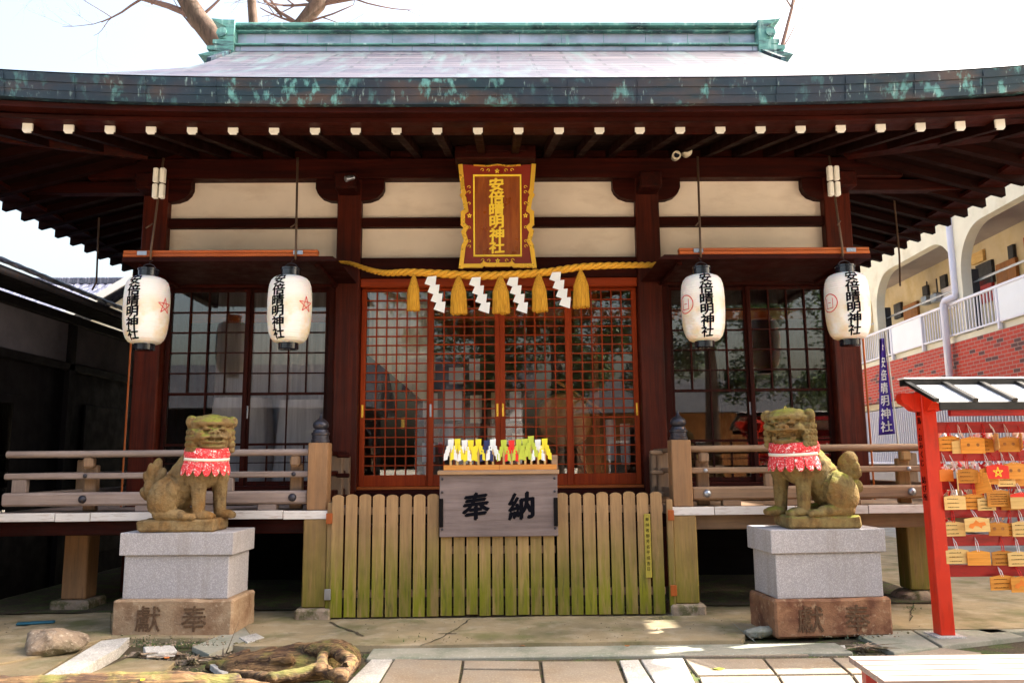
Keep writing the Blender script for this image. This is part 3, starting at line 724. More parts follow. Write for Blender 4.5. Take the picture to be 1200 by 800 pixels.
# struts standing out of the wall corners (dark bracing under the corners of the eaves)
for s in (-1, 1):
    for k in range(3):
        B('eave_beam', 'darkx', hall, *((4.25, 5.7) if s > 0 else (-5.7, -4.25)), 9.3 + k * 2.6, 9.45 + k * 2.6, 4.72, 4.86, bev=.01)
B('plaque_shelf', 'darkx', hall, -.5, .43, 8.80, 9.235, 4.945, 5.10, bev=.01)
B('plaque_shelf', 'darkx', hall, -.37, .32, 8.77, 8.797, 5.02, 5.09, bev=.004)
B('junction_box', 'cam', hall, .27, .40, 8.74, 8.84, 5.11, 5.23, bev=.01)

# ---- things inside the hall
DX, DY, DZ = .80, 10.3, atY(659, 494, 10.3).z
dr = empty('taiko_drum', (DX, DY, 1.15), 'round wooden drum with pale hide heads on a stand behind the right lattice doors', 'drum')
MB().lathe((DX, DY, DZ), [(.30, -.36), (.35, -.22), (.37, 0), (.35, .22), (.30, .36)], 36, 'y').build('drum_body', 'drum', dr, smooth='auto')
MB().lathe((DX, DY, DZ), [(.285, -.37), (.285, -.361)], 36, 'y').build('drum_head', 'skin', dr)
MB().lathe((DX, DY, DZ), [(.315, -.385), (.34, -.34), (.31, -.32)], 36, 'y').build('drum_hoop', 'trayw', dr, smooth='auto')
mb = MB()
for s in (-1, 1): mb.tube([(DX + s * .42, DY, 1.15), (DX + s * .18, DY, DZ - .28)], .035, n=6)
mb.tube([(DX - .1, DY - .3, DZ + .5), (DX + .5, DY - .3, DZ + .1)], .02, n=6)
mb.box(DX - .5, DX + .5, DY - .2, DY + .2, 1.15, 1.21); mb.build('drum_stand', 'trayw', dr)
def cloth(name, x, y, w_, d_, h, label):
    mb = MB()
    def P(i, j):
        a = 2 * PI * i / 60; t = j / 10; ca, sa = math.cos(a), math.sin(a)
        ex = .5
        X_ = math.copysign(abs(ca) ** ex, ca) * w_ / 2; Y_ = math.copysign(abs(sa) ** ex, sa) * d_ / 2
        k_ = .82 + .18 * (1 - t) + .03 * math.sin(a * 9) * (1 - t)
        return Vector((x + X_ * k_, y + Y_ * k_, 1.15 + h * t))
    mb.grid(P, 60, 10, closed=True)
    mb.b.faces.new([v for v in sorted([v for v in mb.b.verts if abs(v.co.z - 1.15 - h) < 1e-4], key=lambda v: math.atan2(v.co.y - y, v.co.x - x))])
    tag(mb.build(name, 'curtain', None, smooth='auto', loc=(x, y, 1.15)), label, 'cloth cover')
cloth('cloth_cover', -3.2, 10.05, .8, .6, 1.15, 'white cloth over a tall stand behind the left window, farther left')
cloth('cloth_cover', -2.42, 10.1, .75, .6, 1.12, 'white cloth over a tall stand behind the left window, nearer the pillar')
def curtain(x0, x1, y, z0, z1, mat, label):
    mb = MB(); N = int((x1 - x0) * 40)
    mb.grid(lambda i, j: Vector((x0 + (x1 - x0) * i / N, y + .03 * math.sin(i * .8) * (1 - .5 * j), z0 + (z1 - z0) * j)), N, 1)
    tag(mb.build('curtain', mat, None, smooth=True, loc=((x0 + x1) / 2, y, z0), solid=.006), label, 'curtain')
mb = MB(); N = 40
mb.grid(lambda i, j: Vector((-1.58 + .74 * i / N, 9.62 + .012 * math.sin(i * .9), 3.56 - (3.56 - (2.78 - .62 * (i / N))) * j)), N, 1)  # added sheet: colour and slanted edge imitate sky reflected above a roof line
tag(mb.build('curtain', 'creamsheet', None, smooth=True, loc=(-1.2, 9.62, 3.56), solid=.006), 'cream sheet with a slanting hem, added for the bright reflection in the leftmost lattice door', 'curtain')
curtain(-3.9, -2.0, 11.0, 1.2, 3.9, 'curtain', 'grey white curtain across the room behind the left window')
al = empty('altar_table', (0, 10.9, 1.15), 'wooden altar table with pale hangings and shelves seen through the middle doors', 'altar')
B('table_top', 'hotx', al, -.9, .55, 10.7, 11.1, 1.95, 2.0)
for x in (-.85, .5): B('leg', 'hotz', al, x - .04, x + .04, 10.75, 10.85, 1.15, 1.949)
rr_ = random.Random(4)
for k in range(13):
    x = -.95 + (k % 5) * .27 + rr_.uniform(-.04, .04); z = 1.55 + (k // 5) * .50 + rr_.uniform(-.06, .06)
    w_, h = rr_.uniform(.12, .22), rr_.uniform(.2, .42); m_ = rr_.choice(('curtain', 'paper', 'creamsheet', 'skin', 'panel'))
    B('hanging', m_, al, x, x + w_, 10.1 + .03 * k, 10.112 + .03 * k, z, z + h, bev=0)
for k, (x, z, m_) in enumerate(((-1.42, 1.18, 'emapale'), (-1.28, 1.18, 'emapale'), (-1.2, 1.9, 'gold'), (-.75, 1.6, 'redp'), (.62, 1.25, 'emared'), (1.05, 1.2, 'paper'), (1.3, 1.5, 'curtain'), (1.48, 1.45, 'curtain'))):
    tag(B('shrine_ornament', m_, None, x, x + (.05 if k < 6 else .12), 9.7 + k * .03, 9.74 + k * .03, z, z + (.14 if k < 6 else .5), bev=.008, loc=(x, 9.7, z)),
        ('pale candle box at the foot of the leftmost door', 'pale candle box second at the foot of the leftmost door', 'small gold ornament behind the leftmost door', 'small red tag behind the second door', 'small red charm right of the offering box behind glass',
         'white paper slip at the foot of the right door', 'grey white notice behind the rightmost door', 'taller grey notice near the right door pull')[k], 'ornament')
B('inner_post', 'hotz', hall, 1.18, 1.24, 10.0, 10.06, 1.15, 4.39, bev=.005)
B('inner_post', 'hotz', hall, -.98, -.90, 10.4, 10.48, 1.15, 4.39, bev=.005)
B('inner_beam', 'hotx', hall, -4.1, 4.1, 10.5, 10.58, 3.35, 3.5, bev=.005)

# ============================================================ VERANDAS
def bolt(p, r, parent, mat='iron', ax='y'):
    s = r
    MB().lathe(p, [(s, .0), (s * .98, -s * .25), (s * .75, -s * .6), (s * .35, -s * .85), (s * .02, -s * .9)], 16, ax).build('bolt', mat, parent, smooth=True)
def veranda(s):
    L = s < 0
    v = empty('wooden_veranda', (s * 3.3, 8.1, 0), 'raised veranda with low railing and white board ends, behind the %s lion' % ('left' if L else 'right'), 'veranda')
    X = lambda a, b_: (a, b_) if s > 0 else (-b_, -a)
    # floor boards with white painted ends
    cuts = [1.66, 2.12, 2.73, 3.2, 3.98, 4.32, 4.96] if L else [1.66, 2.10, 2.9, 3.62, 4.20, 4.96]
    for a, b_ in zip(cuts, cuts[1:]):
        dz = random.uniform(-.004, .004)
        o_ = B('deck_board', 'palex' if L else 'weathx', v, *X(a + .004, b_ - .004), 8.02, 9.1, .965 + dz, 1.045 + dz, bev=.005)
        B('board_end', 'deckend', o_, *X(a + .004, b_ - .004), 8.0, 8.018, .965 + dz, 1.045 + dz, bev=.003)
    B('deck_board', 'palex' if L else 'weathx', v, *X(4.3, 4.96), 9.104, 15.3, .965, 1.04, bev=.005)
    wm = 'dark' if L else 'weath'
    B('deck_beam', 'darkx' if L else 'weathx', v, *X(1.92, 4.9), 8.10, 8.22, .82, .962, bev=.008)
    B('deck_beam', 'darkx' if L else 'darkx', v, *X(1.7, 4.9), 8.72, 8.85, .80, .962, bev=.008)
    # posts below the deck on footing stones
    for x, y, wd_, mt in ((1.80, 8.12, .235, 'postmoss'), (4.43, 8.78, .25, 'post' if L else 'postmoss')):
        o_ = B('deck_post', mt, v, s * x - wd_ / 2, s * x + wd_ / 2, y - wd_ / 2, y + wd_ / 2, .13, .962, bev=.012)
        k = .17 if x < 3 else .2
        if x < 3 or L:
            B('footing_stone', 'foot', o_, s * x - k, s * x + k, y - k, y + k, .0, .128, bev=.02)
        else:
            blob('footing_stone', [((s * x, y, .03), (.27, .25, .11))], .02, 'foot', o_, amp=.012)
    # newel post with its metal finial
    nx = s * 1.80
    o_ = B('newel_post', 'post', v, nx - .098, nx + .098, 8.022, 8.218, 1.046, 1.70, bev=.008)
    pr = [(.085, 1.70), (.090, 1.705), (.090, 1.73), (.082, 1.735), (.082, 1.775), (.090, 1.78), (.090, 1.80), (.078, 1.806), (.070, 1.83), (.055, 1.835), (.072, 1.85), (.080, 1.875), (.074, 1.90), (.05, 1.925), (.022, 1.945), (.008, 1.985), (.001, 2.0)]
    MB().lathe((nx, 8.12, 0), pr, 28).build('finial', 'iron', o_, smooth='auto')
    rm = 'pale' if L else 'weath'
    rx = rm + 'x'
    x0, x1 = X(1.90, 4.9)
    MB().tube([(x0, 8.13, 1.61), (x1, 8.13, 1.61)], .034, n=14).build('top_rail', rx, v, smooth='auto')
    B('middle_rail', rx, v, x0, x1, 8.09, 8.17, 1.365, 1.425, bev=.012)
    B('bottom_rail', rx, v, x0, x1, 8.07, 8.19, 1.105, 1.235, bev=.02)
    for x in (2.05, 4.10) :
        q = MB(); q.box(s * x - .062, s * x + .062, 8.195, 8.27, 1.05, 1.50, bev=.01); q.box(s * x - .05, s * x + .05, 8.11, 8.21, 1.47, 1.58, bev=.02)
        q.build('rail_post', 'postmoss' if (not L and x > 3) else ('weathz' if x > 3 or not L else 'weathz'), v)
        bolt((s * x, 8.09 - .0, 1.395), .022, v, 'iron' if L else 'steel'); bolt((s * x, 8.07, 1.17), .040, v, 'iron' if L else 'steel')
    for x in (2.72, 3.36, 4.75): B('baluster', 'weathz' if not L else 'palez', v, s * x - .07, s * x + .07, 8.10, 8.165, 1.237, 1.363, bev=.004)
    for x in (2.3, 2.9, 3.5): B('rail_block', rx, v, s * x - .09, s * x + .09, 8.08, 8.18, 1.047, 1.103, bev=.004)
    # return railing running back beside the steps
    for z, h in ((1.60, .05), (1.395, .05), (1.17, .10)): B('return_rail', 'dark' + 'y' if L else 'weathy', v, *X(1.74, 1.80), 8.22, 9.2, z - h / 2, z + h / 2, bev=.01)
    for y in (8.75, 9.15): B('rail_post', 'weathz', v, *X(1.70, 1.82), y, y + .1, 1.047, 1.58, bev=.01)
    # ends of the rails crossing behind the newel
    for z, h in ((1.58, .05), (1.37, .045), (1.14, .06)): B('rail_end', 'darkx' if L else 'weathx', v, *X(1.60, 1.74), 8.62, 8.68, z - h / 2, z + h / 2, bev=.012)
    # side railing along the end of the deck
    for z, h in ((1.61, .06), (1.395, .06), (1.17, .12)): B('side_rail', rm + 'y', v, *X(4.78, 4.85), 8.22, 15.0, z - h / 2, z + h / 2, bev=.01)
    for y in (9.4, 11.2, 13.0): B('rail_post', 'weathz', v, *X(4.76, 4.87), y, y + .11, 1.047, 1.56, bev=.01)
    B('deck_post', 'post', v, *X(4.35, 4.55), 11.4, 11.6, 0.03, .962, bev=.01)
    B('deck_post', 'post', v, *X(4.35, 4.55), 13.9, 14.1, 0.03, .962, bev=.01)
    return v

# organic bodies: ellipsoids / capsules merged by voxel remesh
def blob(name, parts, vox, mat, parent=None, amp=.004, fr=14., smooth=3, loc=None, cut=(), dents=(), holes=()):
    bm = bmesh.new()
    for p in parts:
        c, r = Vector(p[0]), p[1]
        if isinstance(r, tuple) and len(r) == 3 and not isinstance(r[0], (list, tuple)):
            rot = p[2] if len(p) > 2 else None
            q = bmesh.ops.create_icosphere(bm, subdivisions=3, radius=1.0)['verts']
            for v in q:
                w_ = Vector((v.co.x * r[0], v.co.y * r[1], v.co.z * r[2]))
                if rot is not None: w_ = rot @ w_
                v.co = c + w_
        else:   # capsule: c, (p1, r0, r1)
            e, r0, r1 = Vector(r[0]), r[1], r[2]; d = e - c; n_ = max(3, int(d.length / (min(r0, r1) * .35)))
            for i in range(n_ + 1):
                t = i / n_; q = bmesh.ops.create_icosphere(bm, subdivisions=2, radius=r0 + (r1 - r0) * t)['verts']
                for v in q: v.co += c + d * t
    me = bpy.data.meshes.new('b'); bm.to_mesh(me); bm.free()
    o = bpy.data.objects.new('b', me); COL.objects.link(o)
    md = o.modifiers.new('r', 'REMESH'); md.mode = 'VOXEL'; md.voxel_size = vox; md.use_smooth_shade = True
    if smooth:
        sm = o.modifiers.new('s', 'SMOOTH'); sm.iterations = smooth; sm.factor = .5
    dg = bpy.context.evaluated_depsgraph_get(); m2 = bpy.data.meshes.new_from_object(o.evaluated_get(dg))
    bpy.data.objects.remove(o); bpy.data.meshes.remove(me)
    if holes:
        hb = bmesh.new()
        for c, r in holes:
            for v in bmesh.ops.create_icosphere(hb, subdivisions=3, radius=1.0)['verts']:
                v.co = Vector(c) + Vector((v.co.x * r[0], v.co.y * r[1], v.co.z * r[2])) * (1 + .25 * noise.noise(v.co * 2.2 + Vector(c)))
        hm = bpy.data.meshes.new('h'); hb.to_mesh(hm); hb.free(); ho = bpy.data.objects.new('h', hm); COL.objects.link(ho)
        o = bpy.data.objects.new('b', m2); COL.objects.link(o); md = o.modifiers.new('c', 'BOOLEAN'); md.operation = 'DIFFERENCE'; md.object = ho; md.solver = 'EXACT'; md.use_self = True
        dg = bpy.context.evaluated_depsgraph_get(); m3 = bpy.data.meshes.new_from_object(o.evaluated_get(dg))
        bpy.data.objects.remove(o); bpy.data.objects.remove(ho); m2 = m3
    nn = [Vector(v.normal) for v in m2.vertices]
    for v, n_ in zip(m2.vertices, nn):
        p = Vector(v.co); k = 0
        for (c, r, dep) in dents:
            q = p - Vector(c); t = (q.x / r[0]) ** 2 + (q.y / r[1]) ** 2 + (q.z / r[2]) ** 2
            if t < 1: k -= dep * (1 - t) ** .5
        k += amp * (noise.noise(p * fr) + .5 * noise.noise(p * fr * 2.3))
        v.co = p + n_ * k
    for p in m2.polygons: p.use_smooth = True
    m2.name = name
    return link(name, m2, mat, parent, loc)

for s in (-1, 1): veranda(s)

# ============================================================ PICKET GATE
gate = empty('picket_fence', (-.02, 8.0, 0), 'mossy wooden picket fence with round topped boards across the shrine steps', 'fence')
def picket(xc, wdt, z0, z1, y=7.97):
    h = wdt / 2 - .004; t = .02; dz = random.uniform(-.006, .006); z1 += dz
    P_ = [(-h, z0), (h, z0), (h, z1 - .022), (h * .7, z1 - .007), (h * .25, z1), (-h * .25, z1), (-h * .7, z1 - .007), (-h, z1 - .022)]
    mb = MB(); mb.prism([(xc + a, y + random.uniform(-.003, .003), b_) for a, b_ in P_], (0, t, 0))
    bmesh.ops.bevel(mb.b, geom=[e for e in mb.b.edges if abs(e.verts[0].co.y - e.verts[1].co.y) < .001 and e.verts[0].co.y < y + .01], offset=.003, segments=1, affect='EDGES')
    mb.build('picket', 'picket', gate)
GX = lambda px: atY(px, 640, 7.97).x
tall_l = [387.6 + 16.05 * i for i in range(8)]
for p in tall_l: picket((GX(p) + GX(p + 14.6)) / 2, GX(p + 14.6) - GX(p), .045, 1.195)
for i in range(9):
    p = 516.2 + 15.02 * i; picket((GX(p) + GX(p + 13.8)) / 2, GX(p + 13.8) - GX(p), .045 + random.uniform(0, .015), .80)
for i in range(8):
    p = 652.4 + 15.85 * i; picket((GX(p) + GX(p + 14.5)) / 2, GX(p + 14.5) - GX(p), .045, 1.195)
for z in (.22, 1.0):
    for a, b_ in ((387, 516), (652, 779)): B('fence_rail', 'weathx', gate, GX(a), GX(b_), 7.995, 8.045, z, z + .07, bev=.004)
for z in (.22, .62): B('fence_rail', 'weathx', gate, GX(517), GX(651), 7.995, 8.045, z, z + .07, bev=.004)
for s in (-1, 1):
    for z in (.26, .97):
        B('hinge', 'steel' if s < 0 and z < .5 else 'hotz', gate, s * 1.66 - .03, s * 1.66 + .03, 7.955, 7.968, z - .05, z + .05, bev=.003)
    B('gate_stile', 'picket', gate, s * 1.655 - .03, s * 1.655 + .03, 7.985, 8.03, .05, 1.12, bev=.004)
st_ = B('name_strip', 'stripw', gate, 1.395, 1.455, 7.950, 7.966, .385, .985, bev=.002)
text('strip_text', '奉納者御芳名平成吉日', flat((1.424, 7.9495, .70)), .038, .052, 'ink', st_, bold=.0, ext=.001)

# ============================================================ OFFERING BOX
ob = empty('offering_box', (-.02, 7.9, 0), 'grey wooden offering box with black brush writing set above the low pickets', 'offering box')
B('front_board', 'box', ob, -.592, .555, 7.93, 7.96, .785, 1.375, bev=.005)
B('side_board', 'box', ob, -.59, -.56, 7.962, 8.5, .785, 1.37); B('side_board', 'box', ob, .523, .553, 7.962, 8.5, .785, 1.37)
B('rear_board', 'box', ob, -.558, .521, 8.47, 8.5, .785, 1.37)
B('ledge', 'boxlit', ob, -.612, .572, 7.90, 8.02, 1.377, 1.42, bev=.006)
for k in range(9): B('top_slat', 'box', ob, -.555, .518, 8.05 + k * .048, 8.075 + k * .048, 1.36, 1.385, bev=.003)
for s in (-1, 1): B('side_cleat', 'blackz', ob, s * .555 - .02 - .02, s * .555 + .02 - .02, 7.915, 7.929, .88, 1.15, bev=.003)
for x in (-.565, .528):
    for z in (1.335, 1.21, 1.02, .86): bolt((x, 7.929, z), .012, ob, 'iron')
text('lettering', '奉納', flat((-.02, 7.9285, 1.075)), .27, .44, 'ink', ob, bold=.038, ext=.0015, horiz=True, slant=.12)
# tray of paper wands on the ledge
tr_ = empty('wand_tray', (-.02, 7.92, 1.42), 'orange wooden tray rail holding coloured paper wands on the offering box', 'tray')
B('tray_front', 'trayw', tr_, -.552, -.012, 7.905, 7.925, 1.421, 1.47, bev=.003); B('tray_front', 'trayw', tr_, -.009, .548, 7.905, 7.925, 1.421, 1.47, bev=.003)
B('tray_rear', 'hotx', tr_, -.552, .548, 7.975, 7.99, 1.421, 1.46, bev=.003)
B('tray_rear', 'weathx', tr_, .5, .56, 7.93, 7.97, 1.421, 1.56, bev=.003)
WC = [('paper', 'white', 141), ('yel', 'yellow', 180), ('paper', 'white', 222), ('yel', 'yellow', 258), ('yel', 'yellow', 303), ('navy', 'dark blue', 352), ('paper', 'white', 388),
      ('ygr', 'yellow green', 452), ('redp', 'red', 498), ('ygr', 'yellow green', 540), ('ygr', 'yellow green', 577), ('ygr', 'olive yellow', 612), ('paper', 'white', 652), ('yel', 'yellow', 692)]
names_ = ['leftmost of the row', 'second from the left', 'third from the left', 'fourth from the left', 'fifth from the left', 'sixth from the left', 'seventh from the left', 'just right of the middle',
          'the only red one', 'just right of the red one', 'second right of the red one', 'tallest on the right', 'second from the right end', 'last on the right']
for i, (m_, cn, zx) in enumerate(WC):
    px = 500 + zx / 5; x = atY(px, 530, 7.95).x; tall = {11: .03}.get(i, 0) + random.uniform(-.01, .01)
    wn = empty('paper_wand', (x, 7.95, 1.425), '%s paper wand on a thin stick, %s' % (cn, names_[i]), 'paper wand', 'paper wands standing in the offering box tray')
    B('stick', 'wand', wn, x - .011, x + .011, 7.942, 7.951, 1.425, 1.62 + tall, bev=.002)
    mb = MB(); zt = 1.715 + tall; dx = random.uniform(-.008, .008)
    # folded paper: flared head, narrow neck and zig-zag wings
    mb.prism([(x - .030, 7.958, zt), (x + .030, 7.958, zt + .004), (x + .026, 7.956, zt - .07), (x + .040, 7.956, zt - .10), (x + .032, 7.956, zt - .165), (x + .010, 7.956, zt - .15), (x - .012, 7.956, zt - .168), (x - .036, 7.956, zt - .15), (x - .038, 7.956, zt - .09), (x - .024, 7.956, zt - .07)], (0, .004, 0))
    for s in (-1, 1):
        for q in range(3):
            z_ = zt - .07 - q * .036; a = x + s * (.014 + q * .012)
            mb.prism([(a - s * .012, 7.936 - q * .002, z_ + .02), (a + s * .026, 7.934 - q * .002, z_ + .004), (a + s * .030, 7.933 - q * .002, z_ - .066), (a - s * .008, 7.935 - q * .002, z_ - .054)], (0, .0015, 0))
    mb.build('folded_paper', m_, wn)

# ============================================================ PLAQUE
pq = empty('name_plaque', (-.02, 8.95, 3.72), 'tall red and gold name plaque with scalloped gold edges above the doors', 'plaque')
TL = rad(-7)
def PQ(x, y, z):  # plaque plane: leans forward at the top
    return Vector((-.015 + x, 9.02 + (y) * math.sin(TL) - z * math.cos(TL), 4.315 + y * math.cos(TL) - z * math.sin(TL)))
def pprism(pts, z0, z1, name, mat, parent):
    mb = MB(); mb.prism([PQ(a, b_, z0) for a, b_ in pts], PQ(0, 0, z1) - PQ(0, 0, z0)); return mb.build(name, mat, parent)
half = [(.0, .60), (.12, .585), (.2, .575), (.27, .59), (.42, .60), (.425, .58), (.40, .30), (.385, .27), (.405, .235), (.385, .20), (.36, .06), (.40, .03), (.40, -.10), (.36, -.14), (.395, -.19), (.365, -.30), (.395, -.36), (.40, -.40), (.425, -.60), (.18, -.60), (.15, -.565), (.0, -.59)]
out = half + [(-a, b_) for a, b_ in reversed(half[1:-1])]
pprism(out, 0, .03, 'board', 'plaquered', pq)
def strip(pts, wd_, name, mat):
    mb = MB()
    for (a, b_), (c, d) in zip(pts, pts[1:]):
        p0, p1 = Vector((a, b_)), Vector((c, d)); t = (p1 - p0).normalized(); n_ = Vector((-t.y, t.x)) * wd_ / 2; p0 -= t * wd_ * .3; p1 += t * wd_ * .3
        k_ = random.uniform(0, .004)
        mb.prism([PQ(*(p0 + n_), .02 + k_), PQ(*(p1 + n_), .02 + k_), PQ(*(p1 - n_), .02 + k_), PQ(*(p0 - n_), .02 + k_)], PQ(0, 0, .046) - PQ(0, 0, .02))
    return mb.build(name, mat, pq)
for s in (-1, 1): 
    strip([(s * a, b_) for a, b_ in half[5:19]], .05, 'gold_edge', 'gold')
strip([(.42, -.585), (.19, -.585), (.16, -.56), (.13, -.575), (-.13, -.575), (-.16, -.56), (-.19, -.585), (-.42, -.585)], .045, 'gold_edge', 'gold')
strip([(.27, .585), (.12, .575), (0, .59), (-.12, .575), (-.27, .585)], .012, 'gold_edge', 'gold')
IW, IT, IB = .262, .455, -.46
pprism([(-IW, IT), (IW, IT), (IW, IB), (-IW, IB)], .031, .036, 'inner_board', 'plaquewood', pq)
for (a, b_, c, d) in ((-IW - .018, IW + .018, IT, IT + .018), (-IW - .018, IW + .018, IB - .018, IB), (-IW - .018, -IW, IB, IT), (IW, IW + .018, IB, IT)):
    pprism([(a, c), (b_, c), (b_, d), (a, d)], .031, .048, 'gold_border', 'goldpaint', pq)
text('lettering', '安倍晴明神社', lambda x, y, z: PQ(x - .01, y - .005, .0365 + z), .158, .1445, 'goldpaint', pq, bold=.034, ext=.010, wide=1.15, slant=.06)
mb = MB()
for c in ((0, .52), (-.325, .0), (.325, .0), (0, -.525)):
    star_strokes(mb, lambda x, y, z, c=c: PQ(c[0] + x, c[1] + y, z), .028, .006, .0315)
def curl(mb, cx, cy, s, r=.022, P=PQ, z=.034):
    mb.tube([P(cx + s * (r * (1 - t * .7)) * math.cos(t * 5), cy + (r * (1 - t * .7)) * math.sin(t * 5), z) for t in [i / 10 for i in range(11)]], .004, n=5)
for s in (-1, 1):
    for cx, cy in ((.10, .525), (.17, .53), (.325, .33), (.325, .27), (.325, .14), (.325, -.14), (.325, -.30), (.325, -.36), (.10, -.525), (.17, -.52)): curl(mb, s * cx, cy, s)
mb.build('gold_ornament', 'goldpaint', pq)

# ============================================================ SACRED ROPE
rp = empty('sacred_rope', (0, 8.6, 3.5), 'thick twisted golden rope with five tassels stretched across the front of the doors', 'rope')
cps = [(398, 307), (412, 309), (432, 316), (452, 320), (480, 319), (520, 321), (560, 323), (600, 322), (640, 319), (680, 313), (720, 311), (752, 310.5), (780, 310)]
RY_ = [9.22, 9.1, 8.9, 8.72] + [8.62] * 7 + [8.8, 9.2]
RP = [atY(a, b_, y_) for (a, b_), y_ in zip(cps, RY_)]
RP = [Vector(p) for p in RP]; RR = [.018, .024, .030, .034, .040, .044, .045, .045, .043, .040, .036, .034, .032]
def rope_at(t):
    u = t * (len(RP) - 1); i = min(int(u), len(RP) - 2); f = u - i
    p0, p1, p2, p3 = RP[max(i - 1, 0)], RP[i], RP[i + 1], RP[min(i + 2, len(RP) - 1)]
    q = .5 * ((2 * p1) + (-p0 + p2) * f + (2 * p0 - 5 * p1 + 4 * p2 - p3) * f * f + (-p0 + 3 * p1 - 3 * p2 + p3) * f ** 3)
    return q, RR[i] + (RR[i + 1] - RR[i]) * f
mb = MB(); NS = 420
for st in range(3):
    pts, rs = [], []
    for i in range(NS + 1):
        t = i / NS; p, r = rope_at(t); q, _ = rope_at(min(1, t + .002)); p_, _ = rope_at(max(0, t - .002))
        d = (q - p_).normalized(); a = d.cross(Vector((0, 0, 1))).normalized(); b_ = a.cross(d); an = t * 3.62 / .115 * 2 * PI / 1.15 * .62 + st * 2 * PI / 3
        pts.append(p + (a * math.cos(an) + b_ * math.sin(an)) * r * .52); rs.append(r * .56)
    mb.tube(pts, rs, n=9)
mb.build('twisted_rope', 'rope', rp, smooth=True)
def tassel(px, py0, py1, wpx):
    Yt = 8.57; top, bot = atY(px, py0, Yt), atY(px, py1, Yt); wd_ = wpx / 940 * 8.8 / 2; h = top.z - bot.z
    ts = MB()
    def P(i, j):
        a = 2 * PI * i / 48; t = j / 12
        r = wd_ * (.18 + .82 * min(1, (t * 2.4)) ** .75) * (1 + .10 * t * t) * (1 + .10 * math.sin(a * 12 + t * 2) * t)
        return Vector((top.x + r * math.cos(a) + .012 * t * noise.noise(Vector((px, t, 0))), Yt + r * .8 * math.sin(a), top.z - h * t + (.018 * noise.noise(Vector((a * 4, px, 1))) if j == 12 else 0)))
    ts.grid(P, 48, 12, closed=True)
    tp = ts.build('tassel', 'tassel', rp, smooth=True)
    MB().tube([(top.x, Yt, top.z - .02), (top.x, 8.6, top.z + .03)], .012, n=8).build('tassel_cord', 'rope', tp)
for q in ((485, 322, 364, 13), (537.5, 324, 368, 17), (586.5, 324, 367, 18), (631.5, 321, 365, 16), (680.5, 317, 360, 17)): tassel(*q)
SHI = ['leftmost paper streamer', 'second paper streamer from the left', 'third paper streamer from the left', 'rightmost paper streamer']
for i, (x0, y0, lean) in enumerate(((505, 324, 1), (557, 325, 1), (601, 325, 1), (651, 319, 1))):
    Ys = 8.56; p = atY(x0, y0, Ys); k = 8.8 / 940
    mb = MB(); w_, h = 8.6 * k, 13.6 * k; cx, cz = p.x, p.z
    for q in range(4):
        # lozenge blocks stepping down to the right
        dx = q * 3.6 * k; zz = cz - q * 10.2 * k; yy = Ys - .006 * (q % 2) - .002 * q
        tw = .012 * math.sin(q + i)
        mb.prism([(cx + dx - w_ * .45, yy, zz), (cx + dx + w_ * .75, yy + tw, zz + .6 * k), (cx + dx + w_ * .35 + 2 * k, yy + tw, zz - h * .94), (cx + dx - w_ * 1.0 + 1.2 * k, yy, zz - h * .62)], (0, .002, 0))
    tag(mb.build('paper_streamer', 'paper', None, loc=(cx, Ys, cz)), '%s, white zigzag fold hanging from the golden rope' % SHI[i], 'paper streamer', 'zigzag paper streamers on the rope')

